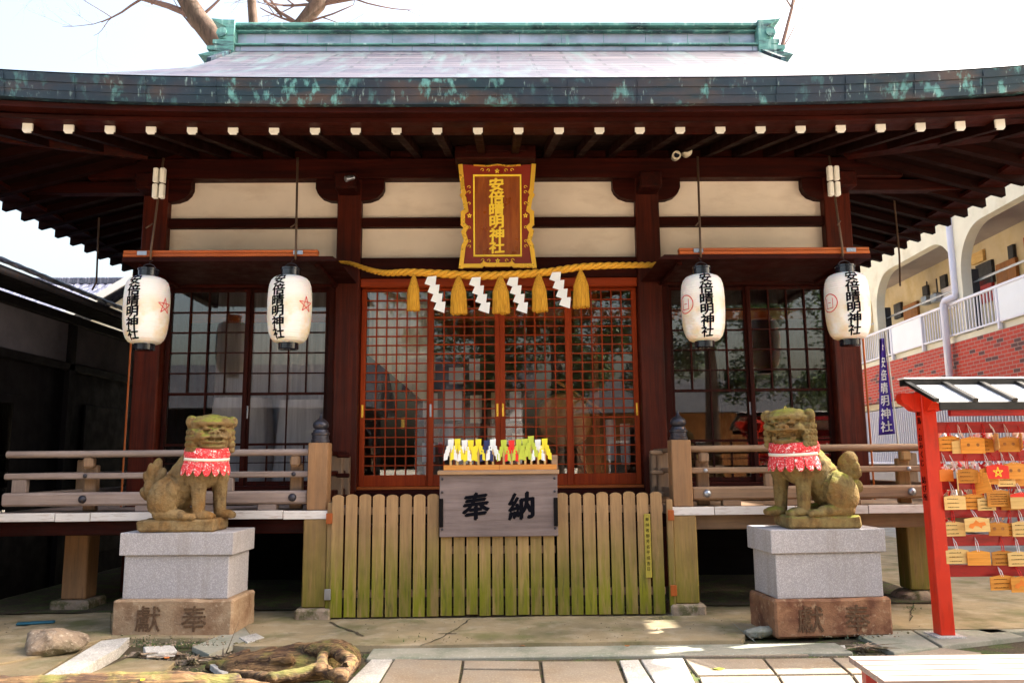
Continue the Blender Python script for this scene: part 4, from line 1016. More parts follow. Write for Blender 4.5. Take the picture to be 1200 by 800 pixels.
# ============================================================ LANTERNS
def lantern(x, y, zc, tx, emblem, ex, label):
    ln = empty('paper_lantern', (x, y, zc), label, 'lantern', 'white paper lanterns under the eaves')
    prof = [(.130, .355), (.150, .350), (.185, .335), (.213, .305), (.230, .26), (.240, .19), (.244, .10), (.244, .0), (.242, -.10), (.234, -.19), (.222, -.255), (.200, -.31), (.170, -.345), (.135, -.36), (.115, -.362)]
    prof = [(r * .91, z * .96) for r, z in prof]
    def R_(z):
        for (r0, z0), (r1, z1) in zip(prof, prof[1:]):
            if z1 <= z <= z0: return r0 + (r1 - r0) * (z0 - z) / (z0 - z1)
        return .13
    pr = []
    N = 150
    for i in range(N + 1):
        z = (.355 - .717 * i / N) * .96; pr.append((R_(z) - .0022 * (.5 - .5 * math.cos(2 * PI * i / 5)), z))
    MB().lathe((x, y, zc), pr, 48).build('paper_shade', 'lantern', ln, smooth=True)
    MB().lathe((x, y, zc), [(.097, .325), (.097, .41), (.104, .415), (.104, .43), (.0, .431)], 32).build('top_cap', 'lacquer', ln, smooth='auto')
    MB().lathe((x, y, zc), [(.100, -.335), (.100, -.408), (.093, -.413), (.0, -.414)], 32).build('bottom_cap', 'lacquer', ln, smooth='auto')
    mb = MB(); mb.tube([(x + .07 * math.cos(t), y, zc + .425 + .06 * math.sin(t)) for t in [PI * i / 8 for i in range(9)]], .005, n=6)
    mb.tube([(x, y, zc + .50), (x, y + .08, 3.6)], .005, n=6); mb.build('hanger', 'iron', ln)
    def W(a0):
        def f(u, v, z):
            r = R_(max(-.335, min(.335, v))) + .0035 + z; a = a0 + u / .222
            return Vector((x + r * math.sin(a), y - r * math.cos(a), zc + v))
        return f
    text('lettering', '安倍晴明神社', lambda a, b_, c: W(rad(tx))(a, b_ + .005, c), .119, .109, 'ink', ln, bold=.03, ext=.0008, wide=1.22, slant=.08)
    mb = MB()
    if emblem == 'star': star_strokes(mb, lambda u, v, z: W(rad(ex))(u, v + .03, z), .085, .009, .0)
    else:
        f = W(rad(ex)); N = 40
        for i in range(N):
            a, b_ = 2 * PI * i / N, 2 * PI * (i + 1) / N
            mb.b.faces.new([mb.b.verts.new(f(r * math.sin(t), r * math.cos(t) + .02, 0)) for r, t in ((.088, a), (.088, b_), (.098, b_), (.098, a))])
        for (u0, u1, v0, v1) in ((-.045, -.038, -.03, .07), (.038, .045, -.03, .07), (-.045, .045, -.035, -.028), (-.02, .02, .02, .027)):
            mb.b.faces.new([mb.b.verts.new(f(a, b_, .0004)) for a, b_ in ((u0, v0), (u1, v0), (u1, v1), (u0, v1))])
    mb.build('emblem', 'redink', ln)
lantern(-3.60, 8.1, 3.055, -12, 'star', 72, 'white paper lantern with black writing and red star, at the left corner post')
lantern(-2.145, 8.1, 3.055, -17, 'star', 60, 'white paper lantern with red star, left of the central doors')
lantern(2.10, 8.1, 3.045, -4, 'seal', -64, 'white paper lantern with black writing and red round crest, right of the central doors')
lantern(3.60, 8.1, 3.055, -8, 'seal', -72, 'white paper lantern with red round crest, at the right corner post')

# ============================================================ PEDESTALS
def rotm(x, y, deg): return Matrix.Translation((x, y, 0)) @ Matrix.Rotation(rad(deg), 4, 'Z') @ Matrix.Translation((-x, -y, 0))
def pedestal(cx, cy, rot, basemat, label, chip):
    pd = empty('stone_pedestal', (cx, cy, 0), label, 'pedestal')
    m_ = rotm(cx, cy, rot)
    def bx(name, mat, hx, hy, z0, z1, bev, jit=0):
        mb = MB(); mb.box(cx - hx, cx + hx, cy - hy, cy + hy, z0, z1, bev=bev, mtx=m_)
        if bev > .01:
            bmesh.ops.subdivide_edges(mb.b, edges=mb.b.edges[:], cuts=14, use_grid_fill=True)
            for v in mb.b.verts:
                n_ = noise.noise(v.co * 5) * .006 + noise.noise(v.co * 19) * .004
                e_ = min(abs(abs((v.co.z - (z0 + z1) / 2)) - (z1 - z0) / 2), 1)
                v.co += Vector((n_, 0, n_ * (1.6 if v.co.z > z1 - .03 else .2)))
        return mb.build(name, mat, pd)
    b0 = bx('base_block', basemat, .535 if cx < 0 else .515, .29, .01, .325, .018)
    bx('middle_block', 'granite', .472, .25, .325, .70, .006)
    bx('cap_block', 'granite', .512, .275, .702, .90, .006)
    fw = lambda x0: (lambda x, y, z: m_ @ Vector((cx + x0 + x, cy - .2945 - z, .165 + y)))
    sgn = 1
    text('carved_character', '獻', fw(-.21), .235, .3, 'carve', b0, bold=.007, ext=.0015)
    text('carved_character', '奉', fw(.20), .235, .3, 'carve', b0, bold=.007, ext=.0015)
    return pd
PL, PR = (-2.845, 7.70), (2.83, 7.37)
pedestal(-2.875, 7.64, -2.5, 'stone', 'granite pedestal on a tan carved block under the lion with closed mouth', 0)
pedestal(2.80, 7.31, 4.0, 'stonered', 'granite pedestal on a reddish brown carved block under the open mouthed lion', 1)

# ============================================================ GUARDIAN LIONS
def lion(cx, cy, z0, mir, open_mouth, label, tailkind):
    """local x runs from tail (-) to head (+); mir flips it"""
    KX = .92 if mir > 0 else 1.0
    T = lambda p: (cx + mir * (-.37 + (p[0] + .37) * KX), cy + p[1], z0 + p[2])
    ln = empty('guardian_lion_statue', (cx, cy, z0), label, 'statue')
    rm_ = lambda ax, d: Matrix.Rotation(rad(d * (mir if ax in 'YZ' else 1)), 3, ax)
    S = []
    def E(c, r, rot=None): S.append((T(c), r, rot) if rot is not None else (T(c), r))
    def Cp(a, b_, r0, r1): S.append((T(a), (T(b_), r0, r1)))
    # trunk
    Cp((-.11, 0, .23), (.03, 0, .40), .172, .178); Cp((.03, 0, .40), (.17, 0, .58), .178, .165)
    E((.17, -.02, .46), (.165, .165, .19)); Cp((.18, 0, .55), (.24, -.02, .68), .165, .15)
    # head turned towards the viewer
    A = rad(-58 if not open_mouth else -50)
    f = Vector((math.cos(A), math.sin(A), 0)); sd_ = Vector((-f.y, f.x, 0)); hc = Vector((.24, -.04, .785))
    def H(fw, lat, uz, r, extra=None):
        p = hc + f * fw + sd_ * lat + Vector((0, 0, uz)); E(tuple(p), r, Matrix.Rotation(A * mir, 3, 'Z'))
    H(0, 0, .02, (.165, .19, .155)); H(-.06, 0, .0, (.17, .19, .17)); H(.02, 0, .115, (.15, .185, .05)); H(.03, 0, .085, (.165, .205, .055))
    # brow ridge, eyes, nose, cheeks, muzzle
    for s in (-1, 1):
        H(.135, s * .075, .068, (.035, .068, .024)); H(.150, s * .068, .034, (.028, .040, .021)); H(.178, s * .03, -.002, (.03, .03, .022))
        H(.115, s * .125, -.02, (.06, .05, .05)); H(.135, s * .07, -.045, (.075, .075, .035))
        H(.02, s * .19, .125, (.055, .042, .032)); H(.03, s * .215, .10, (.035, .030, .05))
    H(.165, 0, .0, (.045, .05, .032)); H(.13, 0, -.04, (.09, .115, .035))
    if open_mouth:
        H(.175, 0, -.022, (.03, .07, .022)); H(.085, 0, -.135, (.10, .125, .035)); H(.16, 0, -.125, (.035, .085, .022)); H(.05, 0, -.09, (.10, .10, .04))
        for s in (-1, 1): H(.155, s * .085, -.09, (.02, .025, .05)); H(.135, s * .125, -.05, (.035, .02, .03))
    else:
        H(.125, 0, -.085, (.09, .12, .028)); H(.11, 0, -.125, (.09, .11, .032)); H(.08, 0, -.09, (.10, .14, .06))
    # mane: rows of curls round the back of the head and down the neck
    MC = []
    rows = [(-.155, 17, .16, .198, .034), (-.105, 17, .172, .200, .035), (-.05, 16, .178, .200, .034), (.005, 15, .178, .198, .033), (.06, 14, .168, .19, .031), (.105, 12, .145, .17, .027)]
    for (uz, n_, ra, rb_, rr) in rows:
        for i in range(n_):
            a = rad(62) + (2 * PI - rad(124)) * i / (n_ - 1)
            a += .12 * (int(uz * 100) % 2); H(ra * math.cos(a) - .01, rb_ * math.sin(a), uz, (rr, rr * 1.15, rr * .95)); MC.append((ra * math.cos(a) - .01, rb_ * math.sin(a), uz, a, rr))
    for i in range(7):
        a = rad(-80 + 160 * i / 6); H(.10 * math.cos(a) + .02, .14 * math.sin(a), -.155, (.035, .032, .035))
    for s in (-1, 1):
        for q in range(3): H(.09 - q * .035, s * (.155 + q * .012), -.06 - q * .04, (.032, .03, .03))
    # swirls on top of the head
    for q in range(5): H(-.02 - .0 * q, -.12 + .06 * q, .128 + .008 * (q % 2), (.10, .026, .018))
    # front legs with paws and toes
    for s, dx in ((-1, -.075), (1, .055)):
        y = s * .105
        Cp((.23 + dx, y * .9, .44), (.245 + dx, y, .24), .088, .066); Cp((.245 + dx, y, .24), (.25 + dx, y, .07), .064, .056)
        E((.30 + dx, y, .04), (.10, .072, .045))
        for q in range(4): E((.375 + dx, y - .045 + q * .03, .03), (.028, .017, .03))
        E((.225 + dx, y, .38), (.10, .075, .10))
    # haunches, shanks and hind paws
    for s in (-1, 1):
        y = s * .155
        E((-.14, y, .21), (.150, .10, .185), rm_('Y', 22)); Cp((-.18, y, .07), (.03, y * 1.05, .05), .07, .05)
        E((.08, y * 1.08, .035), (.085, .055, .035))
        for q in range(3): E((.15, y * 1.08 - .03 + q * .03, .028), (.025, .017, .026))
        E((-.05, y * 1.25, .27), (.075, .06, .085))
    # spine ridge
    if tailkind == 'flame':
        Cp((-.30, 0, .12), (-.33, 0, .30), .07, .055)
        for c, r, a in (((-.335, 0, .38), (.055, .06, .12), -14), ((-.39, 0, .235), (.05, .055, .075), -40), ((-.30, 0, .48), (.045, .05, .085), 12), ((-.375, 0, .36), (.04, .05, .09), -28),
                        ((-.345, -.05, .28), (.05, .035, .09), -5), ((-.33, -.05, .44), (.035, .03, .08), -8), ((-.27, 0, .38), (.05, .05, .10), 25)): E(c, r, rm_('Y', a))
    else:
        Cp((-.27, 0, .04), (-.30, 0, .26), .05, .045)
        for c, r in (((-.335, 0, .255), (.066, .06, .066)), ((-.335, 0, .375), (.066, .065, .064)), ((-.30, 0, .485), (.075, .07, .085)), ((-.25, 0, .42), (.06, .06, .12)), ((-.27, .0, .30), (.05, .05, .09)),
                     ((-.33, -.045, .43), (.04, .03, .05)), ((-.37, 0, .23), (.035, .04, .03))): E(c, r)
    DN = []
    def D(fw, lat, uz, r, dep):
        p = hc + f * fw + sd_ * lat + Vector((0, 0, uz)); DN.append((T(tuple(p)), (r,) * 3 if not isinstance(r, tuple) else r, dep))
    for s in (-1, 1):
        for q in range(9):   # eye sockets and brow grooves
            a = q / 8; D(.175 - .05 * a, s * (.028 + .10 * a), .052 + .016 * math.sin(a * PI), .016, .018); D(.18 - .05 * a, s * (.03 + .095 * a), .014, .014, .016)
        D(.215, s * .022, -.012, .014, .018)
        for q in range(8): a = q / 7; D(.16 - .11 * a, s * (.115 + .03 * a), -.045 + .05 * a, .014, .016)
    for q in range(-10, 11):
        a = q / 10; la = a * .125; fw_ = .225 - .10 * abs(a) ** 1.8
        D(fw_, la, -.068 + .014 * abs(a), (.024, .024, .014) if not open_mouth else (.05, .05, .03), .02 if not open_mouth else .05)
        if not open_mouth: D(fw_ - .02, la * .9, -.108 + .006 * abs(a), .013, .012)
    for q in range(7): D(.16 - .05 * abs(q - 3) / 3, (q - 3) * .028, .095, .012, .012)
    for s in (-1, 1):      # creases round the haunch
        for q in range(36):
            a = rad(-35 + 180 * q / 35); p = (-.14 + .160 * math.cos(a), s * .20, .22 + .185 * math.sin(a)); DN.append((T(p), (.016, .10, .016), .010))
    for (fw, la, uz, a, rr) in MC:      # drilled centres of the mane curls
        D(fw + rr * .95 * math.cos(a), la + rr * 1.05 * math.sin(a), uz, rr * .42, .009)
    body = blob('body', S, .0062, 'lion' if not open_mouth else 'lion2', ln, amp=.003, fr=26, smooth=1, dents=DN)
    # plinth
    mb = MB(); mb.box(*sorted((cx - mir * (.38 if mir > 0 else .29), cx + mir * (.31 if mir > 0 else .34))), cy - .20, cy + .20, z0 - .098, z0 + .012, bev=.018)
    bmesh.ops.subdivide_edges(mb.b, edges=mb.b.edges[:], cuts=6, use_grid_fill=True)
    for v in mb.b.verts: v.co += Vector([noise.noise(v.co * 9 + Vector((k * 7, 0, 0))) for k in range(3)]) * .012
    mb.build('plinth', 'lion' if not open_mouth else 'lion2', ln, smooth='auto')
    # neck bib: band, ribbon and scalloped flounce
    nc = Vector((.205, -.015, 0))
    def bibP(a, z, r): # a = 0 looks along the chest normal
        t = (z - .3) / .36
        tilt = .10 * math.cos(a)     # lower at the front
        ax_, ay = .205 + .012 * (1 - t), .205
        x_ = nc.x + (ax_ + r) * math.cos(a) + .0; y_ = nc.y + (ay + r) * math.sin(a)
        return Vector(T((x_ - .03 * (1 - t), y_, z - .035 * (1 + math.cos(a - A)) * .5 - .0)))
    bib = MB(); N = 120
    bib.grid(lambda i, j: bibP(2 * PI * i / N, .675 - .105 * j / 6, .010 * math.sin(j / 6 * PI) + .006 * noise.noise(Vector((i * .3, j * .5, 0)))), N, 6, closed=True)
    a0, a1 = A - rad(78), A + rad(62); NF = 110; nsc = 7
    def flP(i, j):
        u = i / NF; a = a0 + (a1 - a0) * u; ph = (u * nsc) % 1.0
        L_ = .145 * (1 - .28 * abs(2 * ph - 1) ** 2.2) 
        zb = .575 - L_ * j / 8
        return bibP(a, zb, .004 + .020 * (j / 8) + .014 * (j / 8) * math.cos(2 * PI * ph))
    # flounce panels are split between scallops near the hem
    for s_ in range(nsc):
        M_ = 14
        def fp(i, j, s_=s_):
            ph = .03 + .94 * i / M_; u = (s_ + ph) / nsc; a = a0 + (a1 - a0) * u
            L_ = .15 * (1 - .42 * abs(2 * ph - 1) ** 2.4)
            return bibP(a, .575 - L_ * j / 8, .006 + .024 * (j / 8) + .012 * (j / 8) * math.sin(PI * ph) + .002 * (s_ % 2))
        bib.grid(fp, M_, 8)
    bo = bib.build('bib', 'bib', ln, smooth=True, solid=.005)
    rb2 = MB(); rb2.grid(lambda i, j: bibP(a0 + (a1 - a0) * i / 60, .583 - .026 * j, .017), 60, 1)
    rb2.build('ribbon', 'bibwhite', bo, smooth=True, solid=.004)
    return ln
lion(-2.87, 7.56, 1.0, 1, False, 'tan stone guardian lion with closed mouth and red bib, on the left pedestal', 'flame')
lion(2.84, 7.25, 1.0, -1, True, 'mossy stone guardian lion with open mouth and red bib, on the right pedestal', 'balls')

# ============================================================ VOTIVE TABLET RACK
RY = 7.0
pt = atY(1079, 490, RY); pb = atZ(1097, 748, .03)
rk = empty('votive_tablet_rack', (3.75, RY, 0), 'red wooden rack with a small black and white roof, hung with votive tablets', 'rack')
PXc = 3.735
post = B('post', 'verm', rk, PXc - .062, PXc + .062, RY - .062, RY + .062, .03, 2.08, bev=.006)
text('post_text', '絵馬・おみくじ　結び所', flat((PXc - .065, RY, 1.53), (0, -1, 0), (0, 0, 1), (-1, 0, 0)), .066, .073, 'ink', post, bold=.005, ext=.001)
B('post', 'verm', rk, 6.1, 6.22, RY - .06, RY + .06, .03, 2.1, bev=.006)
B('foot_plate', 'paverg', rk, PXc - .12, PXc + .12, RY - .12, RY + .12, .0, .032, bev=.004)
bars = []
for ya, yb in ((494, 507), (527, 540), (560, 573), (593, 606), (626, 639), (661, 675)):
    za, zb = atY(1140, yb, RY + .0).z, atY(1140, ya, RY + .0).z; bars.append((za, zb))
    B('cross_bar', 'redbar', rk, PXc + .063, 6.1, RY - .018, RY + .018, za, zb, bev=.004)
zt = atY(1140, 447, RY).z; ze = atY(1150, 470, 6.52).z
# scroll bracket arms under the roof
for s in (-1, 1):
    P_ = [(.0, 0), (.22, 0), (.235, -.04), (.22, -.085), (.17, -.11), (.13, -.15), (.063, -.165)]
    MB().prism([(PXc + s * (a + .0) if a > 0 else PXc + s * .063, RY - .05, 2.06 + b_) for a, b_ in P_], (0, .1, 0)).build('bracket_arm', 'verm', rk)
    MB().prism([(PXc - .05, RY + s * (a + .0) if a > 0 else RY + s * .063, 2.06 + b_) for a, b_ in P_], (.1, 0, 0)).build('bracket_arm', 'verm', rk)
B('roof_beam', 'redbar', rk, PXc + .1, 6.3, RY - .05, RY + .05, 2.062, 2.12, bev=.004)
B('roof_beam', 'redbar', rk, PXc - .02, 6.3, 6.57, 6.62, ze - .115, ze - .02, bev=.004)
XL = atY(1057, 448, RY).x
def slope(s):
    yr, ye = RY, RY - s * .47; nrm = Vector((0, -s, (.47) / (zt - ze + .001) * 0 + 1)).normalized()
    dz = zt - .03 - (ze - .015)
    dirv = Vector((0, ye - yr, -(dz)))
    n_ = Vector((0, dirv.z, -dirv.y)) * s; n_.normalize()
    if n_.z < 0: n_ = -n_
    A = Vector((XL + .05, yr, zt - .03)); mb = MB()
    mb.prism([A, A + dirv, A + dirv + Vector((2.7, 0, 0)), A + Vector((2.7, 0, 0))], n_ * .018); mb.build('roof_board', 'panel', rk)
    for k in range(9):
        bb = MB(); q = A + Vector((-.05 + k * .325, 0, 0)) + n_ * .019
        bb.prism([q, q + Vector((.045, 0, 0)), q + dirv * 1.03 + Vector((.045, 0, 0)), q + dirv * 1.03], n_ * .028)
        bb.build('roof_batten', 'blackpaint', rk)
    B('fascia', 'blackpaint', rk, XL + .05, 6.4, min(ye, ye - s * .02), max(ye, ye - s * .02), ze - .07, ze - .005, bev=.002)
slope(1)
B('ridge_cap', 'panel', rk, XL - .01, 6.4, RY - .06, RY + .06, zt + .022, zt + .034, bev=.003)
B('ridge_board', 'blackpaint', rk, XL, 6.4, RY - .05, RY + .05, zt - .035, zt + .021, bev=.003)
# tablets
EM = [
 [(1113, 519, 26, 18, 'ema', 0, 't'), (1140, 521, 28, 20, 'ema', 0, 'o'), (1167, 517, 24, 20, 'emapale', 72, ''), (1196, 517, 24, 20, 'ema', 64, ''), (1127, 523, 22, 16, 'emapale', -5, ''), (1154, 521, 22, 17, 'ema', 6, 't'), (1182, 520, 24, 18, 'ema', -4, 'o')],
 [(1109, 556, 18, 15, 'emared2', 10, ''), (1122, 564, 22, 24, 'emapale', 62, ''), (1148, 565, 22, 26, 'ema', -58, ''), (1159, 557, 22, 20, 'ema', 6, 't'), (1169, 552, 26, 17, 'emared', 0, 's'), (1189, 551, 24, 20, 'ema', 0, 'o'), (1198, 560, 22, 18, 'ema', 8, 'o'), (1134, 557, 24, 17, 'ema', -6, 't'), (1179, 561, 22, 17, 'emapale', 5, 't')],
 [(1119, 588, 27, 17, 'emapale', 8, 't'), (1142, 587, 26, 18, 'ema', -4, 't'), (1170, 583, 27, 20, 'ema', 2, 'T'), (1197, 586, 26, 19, 'emapale', 0, 'r'), (1156, 590, 22, 15, 'emapale', 5, 't'), (1184, 589, 22, 16, 'ema', -5, '')],
 [(1118, 619, 27, 17, 'emapale', 6, 't'), (1145, 614, 29, 17, 'emapale', 0, 'h'), (1170, 619, 22, 16, 'ema', -6, 'o'), (1198, 619, 25, 18, 'emapale', 4, 't'), (1184, 620, 20, 15, 'ema', -3, 't')],
 [(1122, 651, 28, 17, 'emapale', 4, 't'), (1147, 653, 26, 17, 'ema', -3, ''), (1176, 653, 27, 17, 'ema', 0, 't'), (1194, 654, 26, 17, 'emapale', 3, 't')],
 [(1175, 682, 30, 17, 'ema', 4, 't'), (1198, 684, 26, 18, 'ema', 0, 'h')]]
RN = ['top', 'second', 'third', 'fourth', 'fifth', 'lowest']
KD = {'t': 'with small handwriting', 'T': 'with dense handwriting', 'o': 'with a carved stamp drawing', 's': 'with a gold star', 'h': 'with an orange stamped picture', 'r': 'with a red upper edge', '': 'with a bare face'}
PN = ['first', 'second', 'third', 'fourth', 'fifth', 'sixth', 'seventh', 'eighth', 'ninth', 'tenth']
EM = [sorted(q) for q in EM]
for r, row in enumerate(EM):
    for i, (px, py, wpx, hpx, m_, turn, kd) in enumerate(row):
        ye = RY - (.10 if kd in ('s', 'r', 'h') and kd else .035 + .018 * ((i + r) % 3)); p = atY(px, py, ye); k = ye * 1.0 / 940; w_, h = wpx * k, hpx * k
        tn = 'turned edge on' if abs(turn) > 40 else ''
        cn = {'ema': 'orange brown', 'emapale': 'pale', 'emared': 'red', 'emared2': 'orange'}[m_]
        e_ = empty('votive_tablet', p, '%s tablet %s, %s in the %s row' % (cn, KD[kd], PN[i], RN[r]), 'votive tablet', 'votive tablets hanging on the red rack')
        mb = MB(); mb.prism([p + Vector((a, -.004, b_)) for a, b_ in ((-w_ / 2, -h / 2), (w_ / 2, -h / 2), (w_ / 2, h * .36), (0, h / 2), (-w_ / 2, h * .36))], (0, .008, 0))
        bd = mb.build('board', 'emaor' if m_ == 'emared2' else m_, e_)
        if kd in 'tT' and kd:
            mk = MB(); nr = 5 if kd == 'T' else 3
            for a in range(nr):
                z_ = p.z + h * .22 - a * h * .55 / (nr - 1); x_ = p.x - w_ * .36
                while x_ < p.x + w_ * (.36 if kd == 'T' else random.uniform(.1, .34)):
                    l_ = random.uniform(.003, .009)
                    mk.box(x_, x_ + l_, p.y - .0055, p.y - .0045, z_ - .0035, z_ + random.uniform(.0, .004)); x_ += l_ + .004
            mk.build('handwriting', 'ink', bd)
        elif kd == 's':
            mk = MB(); star_strokes(mk, lambda x, y, z: p + Vector((x, -.006 - z * .2, y - .008)), h * .36, .007, .002); mk.build('gold_star', 'goldpaint', bd)
        elif kd == 'h':
            mk = MB()
            P_ = [(-.36, -.2), (-.3, .02), (-.14, .1), (-.05, .3), (.08, .12), (.3, .16), (.36, -.05), (.2, -.1), (.16, -.28), (.04, -.12), (-.1, -.1), (-.2, -.28)]
            mk.prism([p + Vector((a * w_, -.0055, b_ * h)) for a, b_ in P_], (0, .001, 0)); mk.build('stamp_picture', 'emaor', bd)
        elif kd == 'o':
            mk = MB()
            for a in (-.2, .2): mk.lathe(p + Vector((a * w_, -.0055, 0)), [(.014, 0), (.014, .001)], 10, 'y')
            mk.build('stamp_picture', 'brownpanel', bd)
        elif kd == 'r':
            mk = MB(); mk.prism([p + Vector((a, -.006, b_)) for a, b_ in ((-w_ / 2, h * .2), (w_ / 2, h * .2), (w_ / 2, h * .36), (0, h / 2), (-w_ / 2, h * .36))], (0, .001, 0)); mk.build('red_edge', 'emared', bd)
        top = p + Vector((0, 0, h / 2)); hz = min([b_[1] for b_ in bars if b_[1] > top.z - .01] or [bars[0][1]])
        hook = Vector((p.x + random.uniform(-.01, .01), RY - .022, max(hz - .02, top.z + .02)))
        cd = MB(); cd.tube([top + Vector((-.008, -.005, -.012)), top.lerp(hook, .5) + Vector((-.010, -.006, 0)), hook, top.lerp(hook, .5) + Vector((.010, -.006, 0)), top + Vector((.008, -.005, -.012))], .0035, n=5)
        cd.tube([hook + Vector((0, -.004, -.01)), hook + Vector((.012, -.012, -.035))], .003, n=5)
        cd.build('cord', 'cordred' if (r + i) % 3 == 0 else 'cordwhite', e_)
        e_.rotation_euler.z = rad(turn)
        if abs(turn) > 40: e_.rotation_euler.y = rad(10 if turn > 0 else -14)
# fortune papers knotted on the wires behind the tablets
fp = MB(); fq = MB()
for z0, z1, n_ in ((bars[0][0] - .12, bars[0][0] - .01, 260), (bars[1][0] - .13, bars[1][0] - .01, 300), (bars[2][0] - .05, bars[2][0], 90), (bars[3][0] - .06, bars[3][0], 60)):
    for k in range(n_):
        x = random.uniform(3.83, 6.0); z = random.uniform(z0, z1); y = RY + random.uniform(.03, .09)
        m_ = Matrix.Translation((x, y, z)) @ Matrix.Rotation(random.uniform(-1, 1), 4, 'Y') @ Matrix.Rotation(random.uniform(-.6, .6), 4, 'Z')
        (fp if random.random() < .7 else fq).box(-.009, .009, -.003, .003, -.03, .03, mtx=m_)
tag(fp.build('fortune_papers', 'paper', None), 'white paper fortunes knotted in rows behind the tablets', 'paper fortunes', kind='stuff')
tag(fq.build('fortune_papers', 'cordred', None), 'red paper fortunes knotted in rows behind the tablets', 'paper fortunes', kind='stuff')

# ============================================================ BENCH
z_ = .42; a, b_ = atZ(994, 768, z_), atZ(1037, 798, z_)
bn = empty('slatted_bench', (4.0, 5.3, 0), 'low bench with white painted slat top and red frame, cropped at the lower right corner', 'bench')
ys = [a.y + (b_.y - a.y) * k / 5 for k in range(6)]
dxy = (b_.x - a.x) / (b_.y - a.y)
for k in range(5):
    y0, y1 = ys[k] - .006, ys[k + 1] + .006
    xa0, xa1 = a.x + (y0 - a.y) * dxy, a.x + (y1 - a.y) * dxy
    MB().prism([(xa0, y0, z_), (xa1, y1, z_), (6.2, y1, z_), (6.2, y0, z_)], (0, 0, -.03)).build('slat', 'palex', bn)
B('frame', 'redbar', bn, b_.x + .05, 6.1, b_.y + .015, b_.y + .05, z_ - .12, z_ - .032, bev=.004)
B('frame', 'redbar', bn, a.x + .1, 6.1, a.y - .06, a.y - .02, z_ - .12, z_ - .032, bev=.004)
for x in (b_.x + .08, 5.9):
    for y in (b_.y + .06, a.y - .1): B('leg', 'redbar', bn, x, x + .06, y - .03, y + .03, -.01, z_ - .032, bev=.004)

# ============================================================ ROCKS AND ROOTS
def rock(name, c, r, seed, mat, label, cat):
    rg = random.Random(seed); bm = bmesh.new()
    for _ in range(30):
        v = Vector((rg.gauss(0, 1), rg.gauss(0, 1), rg.gauss(0, 1))).normalized(); v.z = max(-.5, min(v.z, .62))
        bm.verts.new(Vector(c) + Vector((v.x * r[0], v.y * r[1], v.z * r[2])) * rg.uniform(.86, 1.06))
    bmesh.ops.convex_hull(bm, input=bm.verts[:])
    for v in [v for v in bm.verts if not v.link_faces]: bm.verts.remove(v)
    bmesh.ops.bevel(bm, geom=bm.edges[:], offset=.012, segments=1, affect='EDGES')
    bmesh.ops.triangulate(bm, faces=bm.faces[:]); bmesh.ops.subdivide_edges(bm, edges=bm.edges[:], cuts=5, use_grid_fill=True)
    for v in bm.verts:
        k_ = .012 * noise.noise(v.co * 8) + .008 * noise.noise(v.co * 22) + .004 * noise.noise(v.co * 60); v.co += (v.co - Vector(c)).normalized() * k_
    me = bpy.data.meshes.new(name); bm.to_mesh(me); bm.free()
    for q in me.polygons: q.use_smooth = True
    return tag(link(name, me, mat, None, (c[0], c[1], 0)), label, cat)
p = atZ(48, 768, .03)
rock('boulder', (p.x, p.y + .14, .085), (.31, .20, .175), 21, 'rock', 'rough brown boulder lying on the paving in front of the left veranda', 'boulder')
for k, (px, py, r_) in enumerate(((212, 768, .04), (226, 772, .03), (258, 770, .035), (1010, 758, .03), (160, 768, .03))):
    q = atZ(px, py, .02); rock('pebble', (q.x, q.y, .02), (r_, r_ * .8, r_ * .7), 50 + k, 'rock', ['brown pebble between the loose slabs, nearest the left pedestal', 'small pebble right of the small pale slab', 'pebble beside the pale flat chip', 'pebble by the right pedestal base', 'pebble left of the small pale slab'][k], 'pebble')
p = atZ(888, 746, .0)
rock('stone', (p.x + .02, p.y, .04), (.15, .10, .09), 33, 'kerb', 'small grey stone at the left foot of the right pedestal', 'stone')
p = atZ(42, 729, .05)
MBb = MB(); MBb.box(-.16, .16, -.035, .035, 0, .025, bev=.01, mtx=Matrix.Translation((p.x, p.y, .035)) @ Matrix.Rotation(rad(14), 4, 'Z'))
tag(MBb.build('dustpan', 'blue', None, loc=(p.x, p.y, .03)), 'flat blue plastic piece lying on the concrete behind the boulder', 'plastic piece')
g0 = lambda a, b_, z=.0: tuple(atZ(a, b_, z))
def G_(a, b_, z): q = atZ(a, b_, z); return (q.x, q.y, q.z)
S = [(G_(335, 783, .02), (.50, .24, .13)), (G_(385, 774, .05), (.24, .24, .15)), (G_(245, 780, .02), (G_(320, 768, .09), .035, .07)), (G_(300, 770, .10), (G_(350, 760, .15), .03, .05)), (G_(350, 760, .15), (G_(392, 762, .18), .05, .05)),
     (G_(392, 762, .18), (G_(412, 775, .15), .05, .05)), (G_(412, 775, .14), (G_(400, 792, .12), .05, .05)), (G_(400, 792, .12), (G_(376, 784, .13), .05, .045)), (G_(376, 784, .14), (G_(378, 768, .16), .045, .04)),
     (G_(370, 786, .12), (G_(320, 795, .10), .05, .045)), (G_(320, 795, .10), (G_(272, 788, .07), .045, .03)), (G_(280, 776, .09), (G_(340, 772, .13), .035, .04)), (G_(255, 776, .06), (G_(290, 764, .09), .02, .03))]
cc = G_(350, 780, 0)
HO = [(G_(325, 784, .12), (.17, .055, .14)), (G_(347, 783, .12), (.09, .05, .10)), (G_(396, 779, .17), (.07, .06, .18)), (G_(312, 766, .15), (.05, .03, .10)), (G_(364, 766, .22), (.05, .02, .06))]
tag(blob('driftwood_stump', S, .011, 'root', None, amp=.008, fr=15, smooth=2, loc=(cc[0], cc[1], 0), holes=HO),
    'gnarled hollow stump of weathered wood between the left pedestal and the paving', 'stump')
